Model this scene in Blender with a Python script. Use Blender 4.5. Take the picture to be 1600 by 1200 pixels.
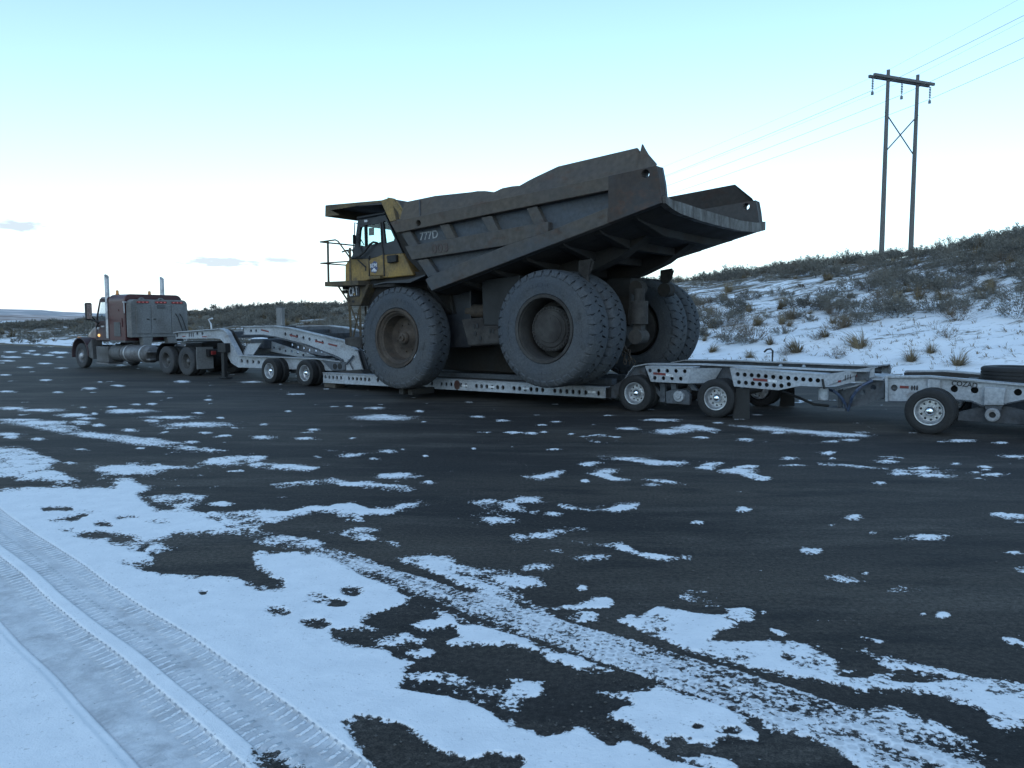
import bpy, bmesh, math, random
import numpy as np
from mathutils import Matrix, Vector
from mathutils.geometry import tessellate_polygon

# ------------------------------------------------------------------ camera, sky, sun, exposure
for _o in list(bpy.data.objects):
    bpy.data.objects.remove(_o, do_unlink=True)
SC = bpy.context.scene
COL = SC.collection
FPX = 1230.0; EYE = 2.04; PITCH = math.atan(100 / FPX)
cam = bpy.data.cameras.new('camera')
cam.sensor_width = 36.0; cam.lens = 36.0 * FPX / 1600.0
cam.clip_start = 0.1; cam.clip_end = 20000
camo = bpy.data.objects.new('camera', cam); COL.objects.link(camo)
camo.location = (0, 0, EYE); camo.rotation_euler = (math.pi / 2 - PITCH, 0, 0)
SC.camera = camo

SUN_EL = 35.0; SUN_AZ = -165.0      # azimuth clockwise from the view axis: behind the camera, veiled
SKY_STRENGTH = 0.10
world = bpy.data.worlds.new('World'); SC.world = world
world.use_nodes = True
wt = world.node_tree; wn = wt.nodes; wl = wt.links
wn.clear()
w_out = wn.new('ShaderNodeOutputWorld'); w_bg = wn.new('ShaderNodeBackground')
w_sky = wn.new('ShaderNodeTexSky'); w_sky.sky_type = 'NISHITA'; w_sky.sun_disc = False
w_sky.sun_elevation = math.radians(SUN_EL); w_sky.sun_rotation = math.radians(SUN_AZ)
w_sky.altitude = 900; w_sky.air_density = 1.0; w_sky.dust_density = 0.5; w_sky.ozone_density = 2.0
# phone white balance: a cool cast over the whole sky
w_tint = wn.new('ShaderNodeMix'); w_tint.data_type = 'RGBA'; w_tint.blend_type = 'MULTIPLY'
w_tint.inputs[0].default_value = 1.0
wl.new(w_sky.outputs[0], w_tint.inputs[6]); w_tint.inputs[7].default_value = (1.34, 1.45, 1.28, 1)
# two thin grey clouds low over the plain
w_tc = wn.new('ShaderNodeTexCoord')
w_noise = wn.new('ShaderNodeTexNoise'); w_noise.inputs['Scale'].default_value = 60; w_noise.inputs['Detail'].default_value = 5
w_map = wn.new('ShaderNodeMapping'); w_map.inputs['Scale'].default_value = (1, 1, 4)
wl.new(w_tc.outputs['Generated'], w_map.inputs[0]); wl.new(w_map.outputs[0], w_noise.inputs['Vector'])
def _wmath(op, a, b=None):
    n = wn.new('ShaderNodeMath'); n.operation = op
    for i, v in enumerate((a, b)):
        if v is None: continue
        if isinstance(v, (int, float)): n.inputs[i].default_value = v
        else: wl.new(v, n.inputs[i])
    return n.outputs[0]
w_sep = wn.new('ShaderNodeSeparateXYZ'); wl.new(w_tc.outputs['Generated'], w_sep.inputs[0])
_az = _wmath('ARCTAN2', w_sep.outputs[0], w_sep.outputs[1]); _el = _wmath('ARCSINE', w_sep.outputs[2])
_mask = None
for (_a, _e, _ra, _re, _k) in ((-31.9, 5.7, 1.6, 0.34, 1.0), (-20.1, 3.9, 2.6, 0.34, 1.0), (-16.2, 4.1, 1.5, .25, .6)):
    _dx = _wmath('DIVIDE', _wmath('SUBTRACT', _az, math.radians(_a)), math.radians(_ra))
    _dy = _wmath('DIVIDE', _wmath('SUBTRACT', _el, math.radians(_e)), math.radians(_re))
    _d = _wmath('SQRT', _wmath('ADD', _wmath('MULTIPLY', _dx, _dx), _wmath('MULTIPLY', _dy, _dy)))
    _d = _wmath('MULTIPLY', _wmath('SUBTRACT', 1.15, _wmath('ADD', _d, _wmath('MULTIPLY', _wmath('SUBTRACT', w_noise.outputs[0], .5), 2.2))), 2.0 * _k)
    _c = wn.new('ShaderNodeClamp'); wl.new(_d, _c.inputs[0])
    _mask = _c.outputs[0] if _mask is None else _wmath('MAXIMUM', _mask, _c.outputs[0])
w_cl = wn.new('ShaderNodeMix'); w_cl.data_type = 'RGBA'
# milky winter haze low in the sky, the same all the way round
w_hz = wn.new('ShaderNodeMix'); w_hz.data_type = 'RGBA'
_hf = _wmath('MULTIPLY', _wmath('POWER', 2.718, _wmath('MULTIPLY', _wmath('MAXIMUM', _el, 0.0), -1 / .15)), .92)
wl.new(_hf, w_hz.inputs[0]); wl.new(w_tint.outputs[2], w_hz.inputs[6]); w_hz.inputs[7].default_value = (4.5, 5.2, 6.2, 1)
wl.new(_wmath('MULTIPLY', _mask, .9), w_cl.inputs[0]); wl.new(w_hz.outputs[2], w_cl.inputs[6])
w_cl.inputs[7].default_value = (3.0, 3.4, 3.8, 1)
wl.new(w_cl.outputs[2], w_bg.inputs[0])
w_bg.inputs[1].default_value = SKY_STRENGTH
wl.new(w_bg.outputs[0], w_out.inputs[0])

sun = bpy.data.lights.new('sun', 'SUN'); sun.energy = 0.06; sun.angle = math.radians(30); sun.color = (1.0, .86, .72)
suno = bpy.data.objects.new('sun', sun); COL.objects.link(suno)
_sd = Vector((math.sin(math.radians(SUN_AZ)) * math.cos(math.radians(SUN_EL)), math.cos(math.radians(SUN_AZ)) * math.cos(math.radians(SUN_EL)), math.sin(math.radians(SUN_EL))))
suno.rotation_euler = _sd.to_track_quat('Z', 'Y').to_euler()
SC.view_settings.view_transform = 'Standard'; SC.view_settings.look = 'None'
SC.view_settings.gamma = 1.0; SC.view_settings.exposure = 1.2; SC.view_settings.use_curve_mapping = False
SC.cycles.max_bounces = 6; SC.cycles.transparent_max_bounces = 12

# ------------------------------------------------------------------ frames and measuring helpers
# the haulage rig stands on a straight line: s = metres forward along it, w = metres to its left (towards the lot), z = up
ANG = math.radians(53.5); P0 = 17.3
_d = np.array([-math.sin(ANG), math.cos(ANG), 0]); _m = np.array([math.cos(ANG), math.sin(ANG), 0])
_fw = np.array([0, math.cos(PITCH), -math.sin(PITCH)]); _up = np.array([0, math.sin(PITCH), math.cos(PITCH)])
RIG_ROT = math.atan2(_d[1], _d[0])
def at(x, y, w):
    """survey point on the rig's vertical plane w -> (s, z)"""
    r = np.array([(x - 800) / FPX, 0, 0]) + _up * (600 - y) / FPX + _fw
    t = (P0 - w) / (r @ _m); p = np.array([0, 0, EYE]) + r * t
    return float(p @ _d), float(p[2])
def at_s(x, y, s):
    """survey point on the cross plane s -> (w, z)"""
    r = np.array([(x - 800) / FPX, 0, 0]) + _up * (600 - y) / FPX + _fw
    t = s / (r @ _d); p = np.array([0, 0, EYE]) + r * t
    return P0 - float(p @ _m), float(p[2])
def pl(pts, w): return [at(x, y, w) for x, y in pts]
def rig(s, w, z=0.0):
    v = _d * s + _m * (P0 - w); return (float(v[0]), float(v[1]), z)

def q(ox, oy, k): return lambda *pts: [(ox + x / k, oy + y / k) for x, y in pts]
q1 = q(480, 200, 4); q2 = q(840, 200, 4); q3 = q(480, 420, 4); q4 = q(760, 380, 4); q5 = q(90, 410, 6)
q6 = q(260, 480, 5); q7 = q(930, 520, 4.444); q8 = q(1260, 540, 4.706); q9 = q(1140, 540, 10)

# ------------------------------------------------------------------ mesh helpers
class MB:
    def __init__(self): self.v = []; self.f = []
    def add(self, vs, fs):
        b = len(self.v); self.v += [tuple(map(float, p)) for p in vs]; self.f += [tuple(b + i for i in f) for f in fs]; return self
    def box(self, s0, s1, w0, w1, z0, z1):
        vs = [(s, w, z) for s in (s0, s1) for w in (w0, w1) for z in (z0, z1)]
        return self.add(vs, [(0, 1, 3, 2), (4, 6, 7, 5), (0, 4, 5, 1), (2, 3, 7, 6), (0, 2, 6, 4), (1, 5, 7, 3)])
    def prism(self, poly, a, b):
        n = len(poly)
        wa = a if isinstance(a, (list, tuple)) else [a] * n
        wb = b if isinstance(b, (list, tuple)) else [b] * n
        vs = [(s, wa[i], z) for i, (s, z) in enumerate(poly)] + [(s, wb[i], z) for i, (s, z) in enumerate(poly)]
        fs = [tuple(range(n)), tuple(range(2 * n - 1, n - 1, -1))] + [(i, (i + 1) % n, n + (i + 1) % n, n + i) for i in range(n)]
        return self.add(vs, fs)
    def prism_s(self, poly, a, b):      # poly in (w, z), extruded along s
        n = len(poly)
        vs = [(a, w, z) for w, z in poly] + [(b, w, z) for w, z in poly]
        fs = [tuple(range(n)), tuple(range(2 * n - 1, n - 1, -1))] + [(i, (i + 1) % n, n + (i + 1) % n, n + i) for i in range(n)]
        return self.add(vs, fs)
    def holed(self, poly, holes, a, b, plane='sz'):
        loops = [list(poly)] + [list(h) for h in holes]
        tris = tessellate_polygon([[Vector((x, y, 0)) for x, y in l] for l in loops])
        flat = [p for l in loops for p in l]; n = len(flat)
        mk = (lambda u, v, e: (u, e, v)) if plane == 'sz' else (lambda u, v, e: (e, u, v))
        vs = [mk(u, v, a) for u, v in flat] + [mk(u, v, b) for u, v in flat]
        fs = [tuple(t) for t in tris] + [tuple(n + i for i in reversed(t)) for t in tris]
        o = 0
        for l in loops:
            k = len(l); fs += [(o + i, o + (i + 1) % k, n + o + (i + 1) % k, n + o + i) for i in range(k)]; o += k
        return self.add(vs, fs)
    def tube(self, pts, r, n=8, cap=True):
        pts = [Vector(p) for p in pts]; rs = r if isinstance(r, (list, tuple)) else [r] * len(pts)
        rings = []
        ref = Vector((0, 0, 1))
        for i, p in enumerate(pts):
            t = (pts[min(i + 1, len(pts) - 1)] - pts[max(i - 1, 0)]).normalized()
            u = t.cross(ref)
            if u.length < 1e-3: u = t.cross(Vector((0, 1, 0)))
            u.normalize(); v = t.cross(u)
            rings.append([p + (u * math.cos(2 * math.pi * k / n) + v * math.sin(2 * math.pi * k / n)) * rs[i] for k in range(n)])
        vs = [x for rg in rings for x in rg]; fs = []
        for i in range(len(pts) - 1):
            for k in range(n):
                fs.append((i * n + k, i * n + (k + 1) % n, (i + 1) * n + (k + 1) % n, (i + 1) * n + k))
        if cap: fs += [tuple(range(n)), tuple((len(pts) - 1) * n + k for k in range(n - 1, -1, -1))]
        return self.add(vs, fs)
    def lathe(self, prof, n=48, c=(0, 0, 0), axis='y', close=False):
        """prof: (offset along the axis, radius)"""
        vs = []
        for (o, r) in prof:
            for k in range(n):
                a = 2 * math.pi * k / n; x, y = r * math.cos(a), r * math.sin(a)
                vs.append((c[0] + x, c[1] + o, c[2] + y) if axis == 'y' else ((c[0] + x, c[1] + y, c[2] + o) if axis == 'z' else (c[0] + o, c[1] + x, c[2] + y)))
        fs = []
        for i in range(len(prof) - 1):
            for k in range(n): fs.append((i * n + k, i * n + (k + 1) % n, (i + 1) * n + (k + 1) % n, (i + 1) * n + k))
        if prof[0][1] > 1e-6: fs.append(tuple(range(n))) if close else None
        if prof[-1][1] > 1e-6: fs.append(tuple((len(prof) - 1) * n + k for k in range(n))) if close else None
        return self.add(vs, fs)
    def mirror(self):
        n = len(self.v); vs = [(s, -w, z) for s, w, z in self.v]
        fs = [tuple(reversed(f)) for f in self.f]
        return self.add(vs, fs)
    def mesh(self, name, mat, off=(0, 0, 0), smooth=False, merge=True):
        me = bpy.data.meshes.new(name)
        me.from_pydata([(x - off[0], y - off[1], z - off[2]) for x, y, z in self.v], [], self.f)
        bm = bmesh.new(); bm.from_mesh(me)
        if merge: bmesh.ops.remove_doubles(bm, verts=bm.verts, dist=1e-5)
        bmesh.ops.recalc_face_normals(bm, faces=bm.faces)
        bm.to_mesh(me); bm.free()
        if smooth:
            me.polygons.foreach_set('use_smooth', [True] * len(me.polygons))
            try: me.set_sharp_from_angle(angle=math.radians(smooth if smooth > 1 else 40))
            except Exception: pass
        me.materials.append(mat)
        return me

BASE = {}
def thing(name, label, cat, s, w, z=0.0, group=None):
    o = bpy.data.objects.new(name, None); o.empty_display_size = .3; COL.objects.link(o)
    o.location = rig(s, w, z); o.rotation_euler = (0, 0, RIG_ROT)
    o['label'] = label; o['category'] = cat
    if group: o['group'] = group
    BASE[o.name] = (s, w, z); return o
def part(name, mb, mat, parent, bevel=0.0, smooth=False, label=None):
    """one mesh child, its shape given in rig coordinates"""
    off = BASE[parent.name]
    me = mb.mesh(name, mat, off, smooth)
    o = bpy.data.objects.new(name, me); COL.objects.link(o); o.parent = parent
    BASE[o.name] = off
    if bevel:
        b = o.modifiers.new('bevel', 'BEVEL'); b.width = bevel; b.segments = 1; b.limit_method = 'ANGLE'; b.angle_limit = math.radians(40)
    if label: o['label'] = label
    return o
def place(name, me, parent, loc, rot=(0, 0, 0), label=None):
    """one child sharing mesh data, its place given in rig coordinates"""
    o = bpy.data.objects.new(name, me); COL.objects.link(o); o.parent = parent
    b = BASE[parent.name]; o.location = (loc[0] - b[0], loc[1] - b[1], loc[2] - b[2]); o.rotation_euler = rot
    BASE[o.name] = tuple(loc)
    if label: o['label'] = label
    return o
def circ(c, r, n=12, ry=None): return [(c[0] + r * math.cos(2 * math.pi * i / n), c[1] + (ry or r) * math.sin(2 * math.pi * i / n)) for i in range(n)]
def text_mesh(txt, size, mat, depth=.006):
    cu = bpy.data.curves.new('lettering', 'FONT'); cu.body = txt; cu.size = size; cu.extrude = depth; cu.offset = size * .012
    o = bpy.data.objects.new('lettering', cu); COL.objects.link(o)
    dg = bpy.context.evaluated_depsgraph_get(); me = bpy.data.meshes.new_from_object(o.evaluated_get(dg))
    bpy.data.objects.remove(o, do_unlink=True); me.materials.clear(); me.materials.append(mat); return me
def letter(name, txt, size, mat, parent, s, w, z, tilt=0.0, xs=1.0, label=None):
    """writing on a left flank: reads from the front backwards"""
    me = text_mesh(txt, size, mat); ct, st = math.cos(tilt), math.sin(tilt)
    b = BASE[parent.name]
    for v in me.vertices:
        x, y, zz = v.co; x *= xs
        v.co = (s - (x * ct - y * st) - b[0], w + zz - b[1], z + x * st + y * ct - b[2])
    o = bpy.data.objects.new(name, me); COL.objects.link(o); o.parent = parent
    if label: o['label'] = label
    return o

# ------------------------------------------------------------------ materials
def new_mat(name):
    m = bpy.data.materials.new(name); m.use_nodes = True
    nt = m.node_tree; bs = nt.nodes['Principled BSDF']; return m, nt, nt.nodes, nt.links, bs
def paint(name, col, dirt=(.12, .10, .085), amt=.5, rough=.55, metal=0.0, scale=1.2, fine=18.0, bump=.15, streak=None, rust=None):
    """worn paint: base colour under drifts of dust, fine grain, some rust"""
    m, nt, N, L, bs = new_mat(name)
    tc = N.new('ShaderNodeTexCoord'); mp = N.new('ShaderNodeMapping'); L.new(tc.outputs['Object'], mp.inputs[0])
    if streak: mp.inputs['Scale'].default_value = streak
    n1 = N.new('ShaderNodeTexNoise'); n1.inputs['Scale'].default_value = scale; n1.inputs['Detail'].default_value = 6; n1.inputs['Roughness'].default_value = .62
    n2 = N.new('ShaderNodeTexNoise'); n2.inputs['Scale'].default_value = fine; n2.inputs['Detail'].default_value = 4
    L.new(mp.outputs[0], n1.inputs['Vector']); L.new(tc.outputs['Object'], n2.inputs['Vector'])
    rp = N.new('ShaderNodeMapRange'); rp.inputs[1].default_value = .62 - amt * .45; rp.inputs[2].default_value = .82 - amt * .35
    L.new(n1.outputs[0], rp.inputs[0])
    mx = N.new('ShaderNodeMix'); mx.data_type = 'RGBA'; mx.inputs[6].default_value = (*col, 1); mx.inputs[7].default_value = (*dirt, 1)
    L.new(rp.outputs[0], mx.inputs[0]); out = mx.outputs[2]
    if rust:
        n3 = N.new('ShaderNodeTexNoise'); n3.inputs['Scale'].default_value = scale * 2.3; n3.inputs['Detail'].default_value = 7; n3.inputs['Roughness'].default_value = .7
        mp3 = N.new('ShaderNodeMapping'); mp3.inputs['Location'].default_value = (3.1, 7.7, 1.3); L.new(mp.outputs[0], mp3.inputs[0]); L.new(mp3.outputs[0], n3.inputs['Vector'])
        r3 = N.new('ShaderNodeMapRange'); r3.inputs[1].default_value = .56; r3.inputs[2].default_value = .70; r3.inputs[4].default_value = .85; L.new(n3.outputs[0], r3.inputs[0])
        m3 = N.new('ShaderNodeMix'); m3.data_type = 'RGBA'; m3.inputs[7].default_value = (*rust, 1); L.new(r3.outputs[0], m3.inputs[0]); L.new(out, m3.inputs[6]); out = m3.outputs[2]
    v = N.new('ShaderNodeMapRange'); v.inputs[3].default_value = .78; v.inputs[4].default_value = 1.22; v.inputs[1].default_value = .3; v.inputs[2].default_value = .7
    L.new(n2.outputs[0], v.inputs[0])
    mul = N.new('ShaderNodeMix'); mul.data_type = 'RGBA'; mul.blend_type = 'MULTIPLY'; mul.inputs[0].default_value = 1
    L.new(out, mul.inputs[6]); L.new(v.outputs[0], mul.inputs[7]); L.new(mul.outputs[2], bs.inputs['Base Color'])
    rr = N.new('ShaderNodeMapRange'); rr.inputs[3].default_value = rough; rr.inputs[4].default_value = min(1, rough + .3); L.new(rp.outputs[0], rr.inputs[0]); L.new(rr.outputs[0], bs.inputs['Roughness'])
    bs.inputs['Metallic'].default_value = metal
    if bump:
        bp = N.new('ShaderNodeBump'); bp.inputs['Strength'].default_value = bump; bp.inputs['Distance'].default_value = .02
        L.new(n2.outputs[0], bp.inputs['Height']); L.new(bp.outputs[0], bs.inputs['Normal'])
    return m
M = {}
M['bed'] = paint('dusty grey bed steel', (.036, .038, .043), (.070, .060, .051), .5, .58, 0, .6, 9, .06, (1, 1, 2.0), rust=(.058, .031, .019))
M['bed_rail'] = paint('brown dusted rail steel', (.052, .041, .033), (.080, .064, .050), .5, .6, 0, .7, 9, .06, (1, 1, 2.2), rust=(.062, .030, .017))
M['bed_tail'] = paint('dark rusty tail steel', (.020, .019, .021), (.044, .030, .022), .55, .55, 0, .8, 10, .06, (1, 1, 1.4), rust=(.066, .028, .014))
M['bed_panel'] = paint('blue grey bed panel', (.036, .044, .056), (.058, .058, .060), .4, .55, 0, .7, 12, .04, (1, 1, 2), rust=(.045, .034, .028))
M['bed_in'] = paint('worn inner bed steel', (.034, .030, .029), (.048, .036, .03), .5, .6, 0, .9, 12, .15, None, rust=(.045, .022, .016))
M['under'] = paint('grimy underside steel', (.013, .012, .012), (.026, .021, .017), .5, .75, 0, 1.5, 14, .15)
M['yellow'] = paint('dusty yellow paint', (.25, .150, .028), (.135, .098, .052), .55, .5, 0, 1.3, 16, .06, None, rust=(.085, .055, .03))
M['yellow_muddy'] = paint('yellow paint under mud', (.135, .092, .032), (.068, .055, .04), .75, .7, 0, 1.6, 14, .15)
M['cab_dark'] = paint('dark grey cab paint', (.014, .016, .021), (.028, .028, .030), .4, .45, 0, 2, 20, .04)
M['black'] = paint('black grimy plastic', (.008, .008, .009), (.019, .019, .019), .4, .6, 0, 2.5, 22, .06)
M['tyre_big'] = paint('dusty haul tyre rubber', (.040, .047, .058), (.064, .067, .072), .55, .8, 0, 1.3, 25, .2, None, rust=(.026, .027, .029))
M['tyre'] = paint('road tyre rubber', (.010, .0105, .012), (.022, .022, .023), .4, .75, 0, 3, 30, .15)
M['tyre_dusty'] = paint('dusty road tyre rubber', (.030, .032, .036), (.052, .052, .054), .6, .85, 0, 3, 30, .15)
M['rim_big'] = paint('muddy brown wheel steel', (.070, .050, .036), (.038, .030, .025), .6, .65, 0, 1.6, 18, .15, None, rust=(.055, .030, .017))
M['rim_big_in'] = paint('muddy dark hub steel', (.038, .034, .031), (.024, .021, .020), .55, .7, 0, 2.2, 18, .15)
M['alu'] = paint('brushed road wheel aluminium', (.50, .52, .55), (.27, .27, .28), .45, .32, .75, 5, 40, .03)
M['maroon_dusty'] = paint('maroon cab under grey dust', (.048, .016, .020), (.066, .054, .056), .6, .45, 0, 1.3, 18, .02, (1, 1, .7))
M['chrome'] = paint('bright hub cap', (.80, .82, .84), (.6, .6, .62), .2, .09, 1.0, 5, 40, 0)
M['trailer'] = paint('pale grey trailer paint', (.31, .335, .37), (.215, .222, .235), .42, .5, 0, .9, 20, .03, (1, 1, 1.8), rust=(.17, .155, .15))
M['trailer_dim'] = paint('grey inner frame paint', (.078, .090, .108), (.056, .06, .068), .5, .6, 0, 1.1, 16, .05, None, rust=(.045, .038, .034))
M['deck'] = paint('dark deck steel', (.02, .02, .022), (.034, .031, .028), .5, .65, 0, 1.6, 14, .15)
M['maroon'] = paint('dusty maroon paint', (.048, .005, .009), (.034, .018, .021), .3, .32, 0, 1.1, 18, .02, (1, 1, .7))
M['truck_grey'] = paint('road dust over paint', (.085, .086, .090), (.055, .052, .05), .5, .6, 0, 1.4, 20, .05)
M['cabinet'] = paint('dusty grey cabinet paint', (.17, .172, .175), (.12, .116, .112), .5, .6, 0, 1.1, 18, .03, (1, 1, .6))
M['tank'] = paint('dull aluminium tank', (.16, .16, .17), (.085, .08, .08), .55, .45, .3, 1.6, 20, .05)
M['steel'] = paint('bright exhaust steel', (.42, .43, .45), (.26, .26, .27), .35, .4, .3, 3, 30, .03)
M['wood_pole'] = paint('weathered pole timber', (.10, .10, .10), (.14, .135, .13), .5, .8, 0, 3, 14, .3, (4, 4, .25))
M['timber'] = paint('dark blocking timber', (.05, .042, .035), (.08, .07, .06), .5, .85, 0, 4, 20, .3)
M['insul'] = paint('grey insulator glaze', (.11, .12, .13), (.08, .08, .08), .3, .35, 0, 8, 30, 0)
M['wire'] = paint('dull conductor', (.24, .24, .25), (.2, .2, .2), .3, .5, .3, 5, 30, 0)
M['red_tape'] = paint('red reflector', (.16, .014, .012), (.06, .02, .018), .35, .35, 0, 8, 40, 0)
M['white_tape'] = paint('white reflector', (.55, .57, .60), (.35, .35, .36), .35, .4, 0, 8, 40, 0)
M['letter_pale'] = paint('pale stencil paint', (.30, .31, .32), (.12, .12, .125), .45, .7, 0, 9, 30, 0)
M['letter_dark'] = paint('dark stencil paint', (.025, .025, .03), (.06, .06, .065), .3, .7, 0, 9, 30, 0)
M['letter_faint'] = paint('faded red stencil paint', (.062, .040, .038), (.062, .054, .048), .6, .75, 0, 9, 30, 0)
M['blue_decal'] = paint('blue decal print', (.035, .05, .13), (.10, .10, .12), .4, .5, 0, 9, 30, 0)
M['white_decal'] = paint('white decal print', (.55, .56, .60), (.3, .29, .28), .4, .5, 0, 9, 30, 0)
M['hose'] = paint('blue grey air hose', (.045, .07, .13), (.06, .06, .07), .3, .5, 0, 9, 30, 0)
M['chain'] = paint('rusty chain steel', (.07, .06, .052), (.10, .07, .05), .5, .6, .3, 12, 40, .1)
M['amber'] = paint('amber lamp lens', (.55, .20, .04), (.4, .22, .1), .3, .3, 0, 9, 30, 0)
M['seat'] = paint('dark seat fabric', (.03, .03, .033), (.05, .05, .05), .4, .85, 0, 9, 30, .1)
def glass_mat(name, tint, gl=.12):
    m, nt, N, L, bs = new_mat(name); N.remove(bs); out = N['Material Output']
    tr = N.new('ShaderNodeBsdfTransparent'); tr.inputs[0].default_value = (*tint, 1)
    g = N.new('ShaderNodeBsdfGlossy'); g.inputs['Roughness'].default_value = .05
    ns = N.new('ShaderNodeTexNoise'); ns.inputs['Scale'].default_value = 3
    df = N.new('ShaderNodeBsdfDiffuse'); df.inputs[0].default_value = (.3, .29, .27, 1)
    mr = N.new('ShaderNodeMapRange'); mr.inputs[3].default_value = .0; mr.inputs[4].default_value = .05; L.new(ns.outputs[0], mr.inputs[0])
    lw = N.new('ShaderNodeLayerWeight'); lw.inputs[0].default_value = .25; fr = N.new('ShaderNodeMath'); fr.operation = 'MULTIPLY'; L.new(lw.outputs['Facing'], fr.inputs[0]); fr.inputs[1].default_value = .22
    m1 = N.new('ShaderNodeMixShader'); m2 = N.new('ShaderNodeMixShader')
    L.new(mr.outputs[0], m1.inputs[0]); L.new(tr.outputs[0], m1.inputs[1]); L.new(df.outputs[0], m1.inputs[2])
    L.new(fr.outputs[0], m2.inputs[0]); L.new(m1.outputs[0], m2.inputs[1]); L.new(g.outputs[0], m2.inputs[2]); L.new(m2.outputs[0], out.inputs[0])
    return m
M['glass'] = glass_mat('green tinted cab glass', (.90, .985, .98))
M['glass_dark'] = glass_mat('truck window glass', (.86, .90, .92))
def lamp_mat(name, col, st):
    m, nt, N, L, bs = new_mat(name); bs.inputs['Base Color'].default_value = (*[min(1, c * .6) for c in col], 1)
    tc = N.new('ShaderNodeTexCoord'); vo = N.new('ShaderNodeTexVoronoi'); vo.inputs['Scale'].default_value = 60; L.new(tc.outputs['Object'], vo.inputs['Vector'])
    mr = N.new('ShaderNodeMapRange'); mr.inputs[3].default_value = st; mr.inputs[4].default_value = st * .5; L.new(vo.outputs['Distance'], mr.inputs[0])
    bs.inputs['Emission Color'].default_value = (*col, 1); L.new(mr.outputs[0], bs.inputs['Emission Strength']); bs.inputs['Roughness'].default_value = .3
    return m
M['lamp_red'] = lamp_mat('lit red marker lens', (.85, .22, .22), .06)
M['lamp_amber'] = lamp_mat('lit amber lens', (1.0, .55, .2), .8)
M['lamp_red_dim'] = paint('red lamp lens', (.22, .02, .018), (.1, .03, .03), .3, .3, 0, 9, 30, 0)
# ------------------------------------------------------------------ value noise for shaping ground
def _hash(ix, iy, seed):
    h = (ix.astype(np.int64) * 374761393 + iy.astype(np.int64) * 668265263 + seed * 974634777) & 0xffffffff
    h = ((h ^ (h >> 13)) * 1274126177) & 0xffffffff
    return ((h ^ (h >> 16)) & 0xffff) / 65535.0
def vnoise(x, y, seed=0):
    x0 = np.floor(x); y0 = np.floor(y); fx = x - x0; fy = y - y0
    fx = fx * fx * (3 - 2 * fx); fy = fy * fy * (3 - 2 * fy)
    a = _hash(x0, y0, seed); b = _hash(x0 + 1, y0, seed); c = _hash(x0, y0 + 1, seed); e = _hash(x0 + 1, y0 + 1, seed)
    return (a * (1 - fx) + b * fx) * (1 - fy) + (c * (1 - fx) + e * fx) * fy
def fbm(x, y, oct=4, seed=0, gain=.5):
    t = 0; amp = 1; tot = 0
    for o in range(oct):
        t = t + amp * vnoise(x * 2 ** o, y * 2 ** o, seed + o * 17); tot += amp; amp *= gain
    return t / tot
def sstep(a, b, x):
    t = np.clip((x - a) / (b - a), 0, 1); return t * t * (3 - 2 * t)

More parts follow.
